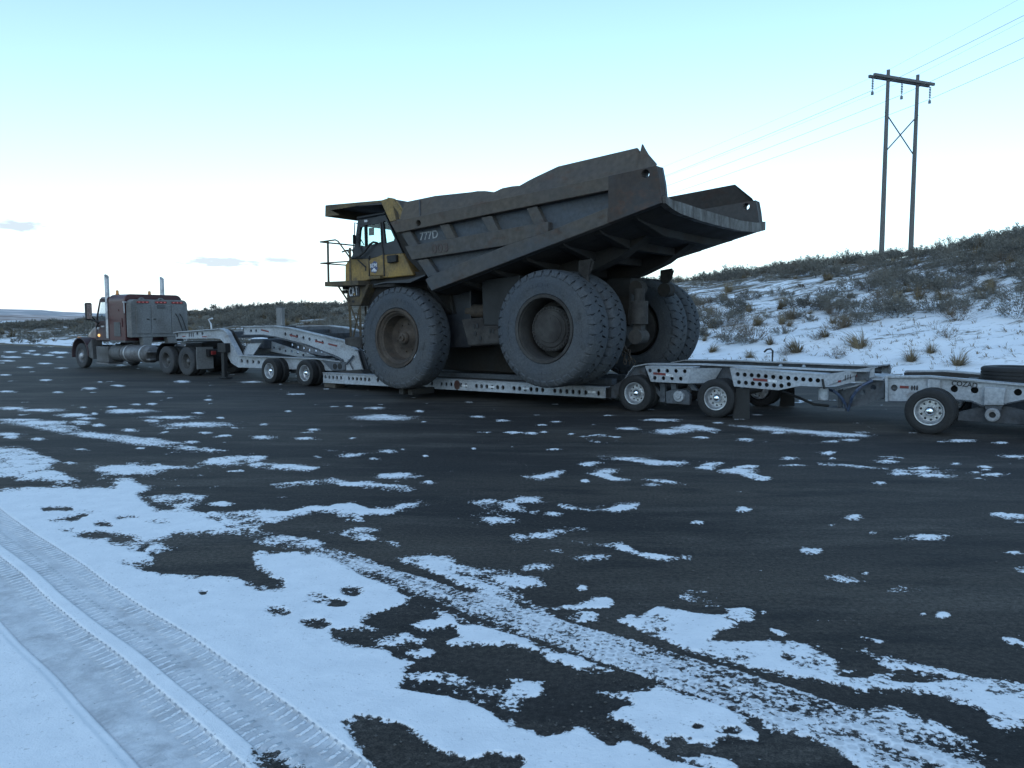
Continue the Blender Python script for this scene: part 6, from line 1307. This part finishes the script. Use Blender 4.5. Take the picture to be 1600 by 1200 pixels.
def bush_arrays(rng, R, H, stems, leaves, ls, lw, spread=1.0, droop=.0):
    V = []; F_ = []
    def tri(a, b, c): k = len(V); V.extend([a, b, c]); F_.append((k, k + 1, k + 2))
    tips = []
    for i in range(stems):
        az = rng.random() * 2 * math.pi; out_ = (rng.random() ** .6) * spread; le = .55 + .45 * rng.random()
        d = np.array([math.cos(az) * out_ * R, math.sin(az) * out_ * R, H * le * (1 - .45 * out_ ** 2)])
        b = np.array([rng.normal(0, .05) * R, rng.normal(0, .05) * R, -.05])
        mid = b + (d - b) * .5 + np.array([rng.normal(0, .06), rng.normal(0, .06), -.08 * H]) * R
        side = np.cross(d, [rng.normal(), rng.normal(), rng.normal()]); side /= np.linalg.norm(side) + 1e-9
        tri(b + side * .012, b - side * .012, mid); tri(mid + side * .009, mid - side * .009, d); tips.append((mid, d))
    for i in range(leaves):
        mid, d = tips[rng.integers(len(tips))]; t = rng.random() ** .6
        p = mid + (d - mid) * (t * 1.05) + rng.normal(0, .075, 3) * np.array([R, R, H * .8])
        p[2] = max(p[2], .02)
        o = (p - np.array([0, 0, H * .15])); o /= np.linalg.norm(o) + 1e-9
        o = o + rng.normal(0, .55, 3); o[2] += .35 - droop; o /= np.linalg.norm(o) + 1e-9
        sd = np.cross(o, rng.normal(0, 1, 3)); sd /= np.linalg.norm(sd) + 1e-9; L_ = ls * (.6 + .8 * rng.random())
        tri(p - sd * lw, p + sd * lw, p + o * L_)
    return np.array(V), np.array(F_)
def grass_arrays(rng, R, H, blades, lean):
    """blades fanning out of one root, the outer ones longer and bent over"""
    V = []; F_ = []
    for i in range(blades):
        az = rng.random() * 2 * math.pi; out_ = rng.random() ** .7; L_ = H * (.35 + .85 * rng.random())
        r = R * .16 * rng.random(); b = np.array([r * math.cos(az), r * math.sin(az), -.02])
        tilt = out_ * 1.15 + .08; dx, dy = math.cos(az) * math.sin(tilt) + lean * .8, math.sin(az) * math.sin(tilt); dz = math.cos(tilt)
        mid = b + np.array([dx * .42, dy * .42, dz * .62]) * L_; tip = b + np.array([dx, dy, dz * .95 - .22 * out_]) * L_; tip[2] = max(tip[2], .01)
        sd = np.array([-math.sin(az + .7), math.cos(az + .7), 0]) * .008; k = len(V)
        V += [b - sd, b + sd, mid + sd * .8, mid - sd * .8, tip]; F_ += [(k, k + 1, k + 2), (k, k + 2, k + 3), (k + 3, k + 2, k + 4)]
    return np.array(V), np.array(F_)
def arr_mesh(name, V, F_, mat):
    me = bpy.data.meshes.new(name); me.from_pydata(V.tolist(), [], F_.tolist()); me.materials.append(mat); me.update(); return me
RNG = np.random.default_rng(11)
SAGE_A = [bush_arrays(RNG, .62 + .1 * (i % 3), .62 + .1 * (i % 2), 18, 980, .072, .013) for i in range(5)]
SAGE_F = [bush_arrays(RNG, .66, .66, 10, 270, .12, .025) for i in range(4)]
BRUSH_A = [bush_arrays(RNG, .6, .7, 52, 300, .10, .008, 1.1) for i in range(3)]
GRASS_A = [grass_arrays(RNG, .6, .75, 210, l) for l in (-.55, -.2, .25, -.8)]
SAGE_M = [arr_mesh('sagebrush', *a, M['sage']) for a in SAGE_A]; BRUSH_M = [arr_mesh('dead_brush', *a, M['brush']) for a in BRUSH_A]; GRASS_M = [arr_mesh('dry_grass_clump', *a, M['straw']) for a in GRASS_A]
def hz_(s, p): return float(hill(np.array([s]), np.array([p]))[0])
def world_sp(s, p): v = _d * s + _m * p; return float(v[0]), float(v[1])
def put_plant(name, me, s, p, sc, label, cat, group, sink=.03):
    x, y = world_sp(s, p); o = bpy.data.objects.new(name, me); COL.objects.link(o)
    o.location = (x, y, hz_(s, p) + .02 - sink); o.scale = (sc[0], sc[0], sc[1]); o.rotation_euler = (0, 0, RNG.random() * 6.28)
    o['label'] = label; o['category'] = cat
    if group: o['group'] = group
    return o
def hill_hit(x, y):
    """where the sight line to a surveyed point meets the hillside -> (s, p)"""
    r = np.array([(x - 800) / FPX, 0, 0]) + _up * (600 - y) / FPX + _fw
    for t in np.arange(18, 160, .15):
        P = np.array([0, 0, EYE]) + r * t; s, p = P @ _d, P @ _m
        if p > HS0 and P[2] < hz_(s, p): return float(s), float(p), t
    return None
# single plants that stand out on the snow
ONES = [('dead_brush', BRUSH_M[0], 1178, 535, 1.5, 1.35, 'round dark brush alone on the snow right of the rearmost big tyre', 'bush'),
 ('dry_grass_clump', GRASS_M[0], 1245, 552, 1.25, 1.05, 'reddish dry grass clump leaning left above the perforated side plate', 'grass clump'),
 ('dry_grass_clump', GRASS_M[3], 1345, 546, 1.5, 1.2, 'wide tan grass clump bent flat over the snow above the tail beam', 'grass clump'),
 ('dead_brush', BRUSH_M[1], 1307, 562, .75, .85, 'small dark brush just above the trailer tail', 'bush'),
 ('dry_grass_clump', GRASS_M[1], 1497, 573, 1.0, .95, 'brown grass clump nearest the spare tyre', 'grass clump'),
 ('dry_grass_clump', GRASS_M[2], 1424, 567, .95, .9, 'brown grass clump above the front of the booster beam', 'grass clump'),
 ('dry_grass_clump', GRASS_M[1], 1455, 553, .75, .8, 'upright grass tuft on open snow above the booster', 'grass clump'),
 ('dead_brush', BRUSH_M[2], 1481, 529, .7, .75, 'small forked brush on the smooth snow bank at right', 'bush'),
 ('dry_grass_clump', GRASS_M[0], 1112, 552, .8, .75, 'brown grass tuft beside the rearmost big tyre', 'grass clump'),
 ('dead_brush', BRUSH_M[0], 1137, 535, .55, .55, 'low dark twig bush between the tyre and the round dark brush', 'bush'),
 ('dry_grass_clump', GRASS_M[2], 1172, 560, .7, .6, 'pale grass tuft below the round dark brush', 'grass clump'),
 ('dead_brush', BRUSH_M[1], 1228, 503, .9, .9, 'dark twiggy bush upslope of the bent rod', 'bush'),
 ('dry_grass_clump', GRASS_M[3], 1290, 528, .8, .8, 'grass tuft standing upslope of the wide tan clump', 'grass clump'),
 ('sagebrush', SAGE_M[0], 1400, 497, 1.9, 1.75, 'largest dark sagebrush at the snow bank edge below the power pole', 'bush'),
 ('sagebrush', SAGE_M[1], 1510, 492, 1.45, 1.45, 'tall dark sagebrush at the top of the smooth snow bank', 'bush'),
 ('sagebrush', SAGE_M[2], 1345, 492, 1.3, 1.2, 'dark sagebrush just left of the largest one', 'bush'),
 ('sagebrush', SAGE_M[3], 1590, 478, 1.3, 1.3, 'dark sagebrush cut by the right edge of the photo', 'bush')]
for nm, me, x, y, sr, sh_, lb, ct in ONES:
    h = hill_hit(x, y)
    if h: put_plant(nm, me, h[0], h[1], (sr, sh_), lb, ct, None)
# the rest, scattered by how the slope is overgrown
cand = []
for i in range(17000):
    s = -16 + 210 * RNG.random() ** 1.25; p = HS0 + .4 + 34 * RNG.random()
    t = (p - HS0) / 27.0
    open_ = float(fbm(np.array([s * .16]), np.array([p * .3]), 3, 71)[0])
    dens = float(np.interp(t, [0, .12, .30, .45, .7, 1.25], [.17, .26, .44, .62, .70, .8])) if s < 26 else float(np.interp(t, [0, .05, .15, .4, 1.25], [.30, .4, .46, .6, .9]))
    dens *= float(np.clip((open_ - .36) * 4.5, .06, 1))
    if t < .42: dens *= float(np.interp(s, [1, 7, 13], [.22, .45, 1]))
    if RNG.random() > dens: continue
    kd = RNG.random(); grassy = float(np.interp(t, [0, .35, .7, 1], [.50, .34, .20, .12])) if s < 30 else .12
    kind = 'g' if kd < grassy else ('b' if kd < grassy + .2 else 's')
    X_, Y_ = world_sp(s, p); z = hz_(s, p); dist = math.hypot(X_, Y_)
    if Y_ < 3: vis = False; px = 9999
    else: px = 800 + FPX * X_ / Y_; py = 600 - FPX * ((z - EYE) / Y_ + 100 / FPX); vis = -30 < px < 1640
    sc = (.6 + .95 * RNG.random() ** 1.6) * (1.0 if kind == 's' else .8)
    hid = vis and (110 < px < 290 and py > 470) or (vis and 565 < px < 1000 and py > 420)
    cand.append((dist, s, p, kind, sc, vis and not hid))
# keep neighbours apart
cell = {}; keep = []
for c_ in cand:
    k = (int(c_[1] / .62), int(c_[2] / .62))
    if k in cell: continue
    cell[k] = 1; keep.append(c_)
LAB = {'s': ('sagebrush', 'grey green sagebrush bush in the dense scrub covering the slope', 'bush', 'sagebrush over the hillside'),
       'b': ('dead_brush', 'bare brown twiggy bush among the sagebrush on the snowy slope', 'bush', 'bare brush over the hillside'),
       'g': ('dry_grass_clump', 'dry straw coloured grass clump poking through snow between sagebrush', 'grass clump', 'grass clumps over the hillside')}
LIM = {'s': 290, 'b': 120, 'g': 150}; cnt = {'s': 0, 'b': 0, 'g': 0}; rest = {'s': [], 'b': [], 'g': []}
KIND = {'s': 'grey sagebrush', 'b': 'bare brush', 'g': 'straw grass clump'}
WHERE = ((110, 'left of the tractor'), (380, 'between the tractor and the gooseneck'), (470, 'left above the gooseneck'), (570, 'between gooseneck and cab ladder'), (1130, 'just right of the rear tyres'), (1240, 'above the perforated side plate'), (1365, 'left of the power pole'), (1432, 'below the power pole'), (1525, 'right of the power pole'), (9999, 'near the right edge'))
ORD = ('leftmost', 'second from left', 'third from left', 'fourth from left', 'fifth from left', 'sixth from left', 'seventh from left', 'eighth from left', 'ninth from left', 'tenth from left', 'eleventh from left', 'twelfth from left') + tuple(f'{n} from left' for n in 'thirteenth fourteenth fifteenth sixteenth seventeenth eighteenth nineteenth twentieth twenty-first twenty-second twenty-third twenty-fourth twenty-fifth'.split())
spots = {}
for (dist, s, p, kind, sc, vis) in sorted(keep, key=lambda c_: c_[0] / c_[4]):
    if vis and cnt[kind] < LIM[kind]:
        cnt[kind] += 1; nm, lb, ct, gr = LAB[kind]; me = {'s': SAGE_M, 'b': BRUSH_M, 'g': GRASS_M}[kind]; me = me[RNG.integers(len(me))]
        o = put_plant(nm, me, s, p, (sc, sc * (.85 + .3 * RNG.random())), lb, ct, gr)
        px = 800 + FPX * o.location.x / o.location.y
        wh = next(b for a, b in WHERE if px < a); hi = 'on the skyline' if p > 52 else ('high up' if p > 43 else ('halfway up' if p > 35 else 'low down'))
        sz = 'large' if sc > 1.05 else ('small' if sc < .72 else 'middling')
        spots.setdefault((sz, KIND[kind], hi, wh), []).append((px, o))
    else: rest[kind].append((s, p, sc))
for (sz, kd, hi, wh), lst in spots.items():
    lst.sort(key=lambda a: a[0])
    for i, (px, o) in enumerate(lst):
        o['label'] = f'{sz} {kd} {hi} {wh}' + ('' if len(lst) == 1 else ', ' + (ORD[i] if i < len(ORD) else 'far right of its row'))
GR_F = [grass_arrays(RNG, .6, .75, 60, l) for l in (-.5, .2)]
for kind, nm, src, mat in (('s', 'sagebrush_cover', SAGE_F, M['sage']), ('b', 'brush_cover', SAGE_F[:2], M['brush']), ('g', 'grass_cover', GR_F, M['straw'])):
    VV = []; FF = []; n = 0
    for (s, p, sc) in rest[kind]:
        V, F_ = src[RNG.integers(len(src))]; a = RNG.random() * 6.28; c_, s_ = math.cos(a), math.sin(a)
        x, y = world_sp(s, p); W_ = np.stack([(V[:, 0] * c_ - V[:, 1] * s_) * sc + x, (V[:, 0] * s_ + V[:, 1] * c_) * sc + y, V[:, 2] * sc + hz_(s, p) - .01], 1)
        VV.append(W_); FF.append(F_ + n); n += len(W_)
    if not VV: continue
    V = np.concatenate(VV).astype(np.float32); F_ = np.concatenate(FF).astype(np.int32)
    me = bpy.data.meshes.new(nm); me.vertices.add(len(V)); me.vertices.foreach_set('co', V.ravel()); me.loops.add(F_.size); me.loops.foreach_set('vertex_index', F_.ravel())
    me.polygons.add(len(F_)); me.polygons.foreach_set('loop_start', np.arange(len(F_), dtype=np.int32) * 3); me.update(calc_edges=True); me.materials.append(mat)
    o = bpy.data.objects.new(nm, me); COL.objects.link(o); o['kind'] = 'stuff'
# short stubble and twigs poking through the snow of the bank
VV = []; FF = []; n = 0
for i in range(5200):
    s = -14 + 48 * RNG.random(); p = HS0 + .3 + 15 * RNG.random() ** 1.3
    if float(fbm(np.array([s * .5]), np.array([p * .8]), 3, 91)[0]) < .47: continue
    V, F_ = grass_arrays(RNG, .22, .16 + .12 * RNG.random(), 5, RNG.normal(-.3, .5)); x, y = world_sp(s, p); V = V * 1.2 + np.array([x, y, hz_(s, p)]); VV.append(V); FF.append(F_ + n); n += len(V)
V = np.concatenate(VV); F_ = np.concatenate(FF); o = bpy.data.objects.new('stubble_cover', arr_mesh('stubble_cover', V, F_, M['straw'])); COL.objects.link(o); o['kind'] = 'stuff'

# ------------------------------------------------------------------ power line on the ridge
def pix3(x, y, Z):
    """survey point at depth Z -> world"""
    r = np.array([(x - 800) / FPX, 0, 0]) + _up * (600 - y) / FPX + _fw
    return np.array([0, 0, EYE]) + r * (Z / r[1])
ZL, ZR = 75.0, 78.0
aL, aR = pix3(1363, 118, ZL), pix3(1454.5, 133, ZR); aR[2] = aL[2]
ax = (aR - aL); ALEN = np.linalg.norm(ax[:2]); axu = np.array([ax[0], ax[1], 0]) / ALEN
pp = bpy.data.objects.new('power_pole', None); COL.objects.link(pp)
gz = aL[2] - 16.0
pp.location = (float((aL + aR)[0] / 2), float((aL + aR)[1] / 2), gz); pp.rotation_euler = (0, 0, math.atan2(axu[1], axu[0]))
pp['label'] = 'two-legged wooden power pole with crossarm standing on the hill ridge'; pp['category'] = 'power pole'
BASE[pp.name] = (0, 0, 0)
hgt = aL[2] - gz; t1, t2 = .262, .765
xA, xB = (t1 - .5) * ALEN, (t2 - .5) * ALEN
for x in (xA, xB): part('pole', MB().tube([(x, 0, -4), (x, 0, 0), (x, 0, hgt + .75)], [.26, .24, .15], 14), M['wood_pole'], pp, smooth=50)
part('crossarm', MB().box(-ALEN / 2 - .1, ALEN / 2 + .1, .17, .40, hgt - .13, hgt + .13), M['wood_pole'], pp, .02)
part('crossarm', MB().box(-ALEN / 2 - .1, ALEN / 2 + .1, -.40, -.17, hgt - .13, hgt + .13), M['wood_pole'], pp, .02)
zx0, zx1 = hgt - 3.05, hgt - 6.6
part('x_brace', MB().tube([(xA, .2, zx0), (xB, .2, zx1)], .06, 6), M['wood_pole'], pp); part('x_brace', MB().tube([(xA, -.2, zx1), (xB, -.2, zx0)], .06, 6), M['wood_pole'], pp)
HANG = []
for x in (-ALEN / 2 + .08, 0, ALEN / 2 - .08):
    prof = []
    for k in range(7): z0 = hgt - .2 - k * .15; prof += [(z0, .03), (z0 - .03, .11), (z0 - .08, .10), (z0 - .09, .03)]
    ins = part('insulator', MB().lathe(prof, 14, (x, 0, 0), 'z', True), M['insul'], pp, smooth=40)
    zb_ = hgt - .2 - 7 * .15
    part('weight', MB().lathe([(zb_ + .08, .02), (zb_ - .15, .03), (zb_ - .2, .12), (zb_ - .48, .13), (zb_ - .5, .02)], 12, (x, 0, 0), 'z', True), M['insul'], ins, smooth=40)
    R3 = np.array([axu[0] * x, axu[1] * x, 0]) + np.array([pp.location[0], pp.location[1], gz + zb_ - .08]); HANG.append(R3)
ldir = np.array([axu[1], -axu[0], 0]); ldir = ldir if ldir[1] < 0 else -ldir       # towards the viewer's side
def wire(name, label, P, up_near, up_far, rad, group):
    pts = []
    for t in np.concatenate([np.linspace(-260, -12, 40), np.linspace(-8, 0, 4), np.linspace(4, 62, 24)]):
        if t < 0: z = P[2] + (up_far * t) + .00042 * t * t
        else: z = P[2] + up_near * t + .0006 * t * t
        pts.append((P[0] + ldir[0] * t, P[1] + ldir[1] * t, z))
    me = MB().tube(pts, rad, 5).mesh(name, M['wire'], smooth=60); o = bpy.data.objects.new(name, me); COL.objects.link(o)
    o['label'] = label; o['category'] = 'power line'; o['group'] = group; return o
for P, lb in zip(HANG, ('power line hanging from the left end of the crossarm', 'power line hanging from the middle of the crossarm', 'power line hanging from the right end of the crossarm')):
    wire('power_line', lb, P, .125, .082, .017, 'conductors on the wooden pole')
for x, lb in ((xA, 'thin ground wire over the top of the left pole leg'), (xB, 'thin ground wire over the top of the right pole leg')):
    P = np.array([axu[0] * x, axu[1] * x, 0]) + np.array([pp.location[0], pp.location[1], gz + hgt + .75]); wire('ground_wire', lb, P, .15, .082, .008, 'ground wires above the conductors')

# ------------------------------------------------------------------ post behind the gooseneck
h = hill_hit(439, 519) or (30, 28, 0)
po = thing('marker_post', 'weathered grey box post on the verge behind the trailer gooseneck', 'post', h[0], P0 - h[1], hz_(h[0], h[1]))
wpx = h[2] / FPX
part('post', MB().box(h[0] - 7 * wpx, h[0] + 7 * wpx, P0 - h[1] - .15, P0 - h[1] + .15, hz_(h[0], h[1]) - .2, hz_(h[0], h[1]) + 38 * wpx), M['cabinet'], po, .03)
part('cap', MB().box(h[0] - 7.4 * wpx, h[0] + 7.4 * wpx, P0 - h[1] - .17, P0 - h[1] + .17, hz_(h[0], h[1]) + 38 * wpx, hz_(h[0], h[1]) + 39.2 * wpx), M['truck_grey'], po)

# ------------------------------------------------------------------ loose stones on the lot
VV = []; FF = []; n = 0
ICO = np.array([(1, 0, 0), (-1, 0, 0), (0, 1, 0), (0, -1, 0), (0, 0, 1), (0, 0, -1)], float); IF = np.array([(0, 2, 4), (2, 1, 4), (1, 3, 4), (3, 0, 4), (2, 0, 5), (1, 2, 5), (3, 1, 5), (0, 3, 5)])
a_ = np.radians(-38 + 76 * RNG.random(9000)); r_ = 3.2 + 16 * RNG.random(9000) ** 1.6; sx_ = r_ * np.sin(a_); sy_ = r_ * np.cos(a_)
dp_ = sy_ * math.cos(PITCH) + EYE * math.sin(PITCH); qx = 800 + FPX * sx_ / dp_; qy = 600 - FPX * (sy_ * math.sin(PITCH) - EYE * math.cos(PITCH)) / dp_
sf_ = np.full(9000, -1.0)
for sh in SNOW: _shape_f(sh, qx, qy, sf_, 1)
for sh in HOLES: _shape_f(sh, qx, qy, sf_, -1)
cl_ = fbm(sx_ * .6, sy_ * .6, 3, 33)
for i in range(9000):
    if sf_[i] > -.2 or (cl_[i] < .48 and RNG.random() < .8): continue
    sz = .004 + .007 * RNG.random() ** 3; V = ICO * (sz * (.6 + .8 * RNG.random((6, 1)))) * np.array([1, 1, .6]) + np.array([sx_[i], sy_[i], .004]); VV.append(V); FF.append(IF + n); n += 6
M['stone'] = paint('grey gravel stone', (.05, .047, .044), (.10, .095, .09), .5, .8, 0, 6, 40, 0)
o = bpy.data.objects.new('gravel', arr_mesh('gravel', np.concatenate(VV), np.concatenate(FF), M['stone'])); COL.objects.link(o); o['kind'] = 'stuff'
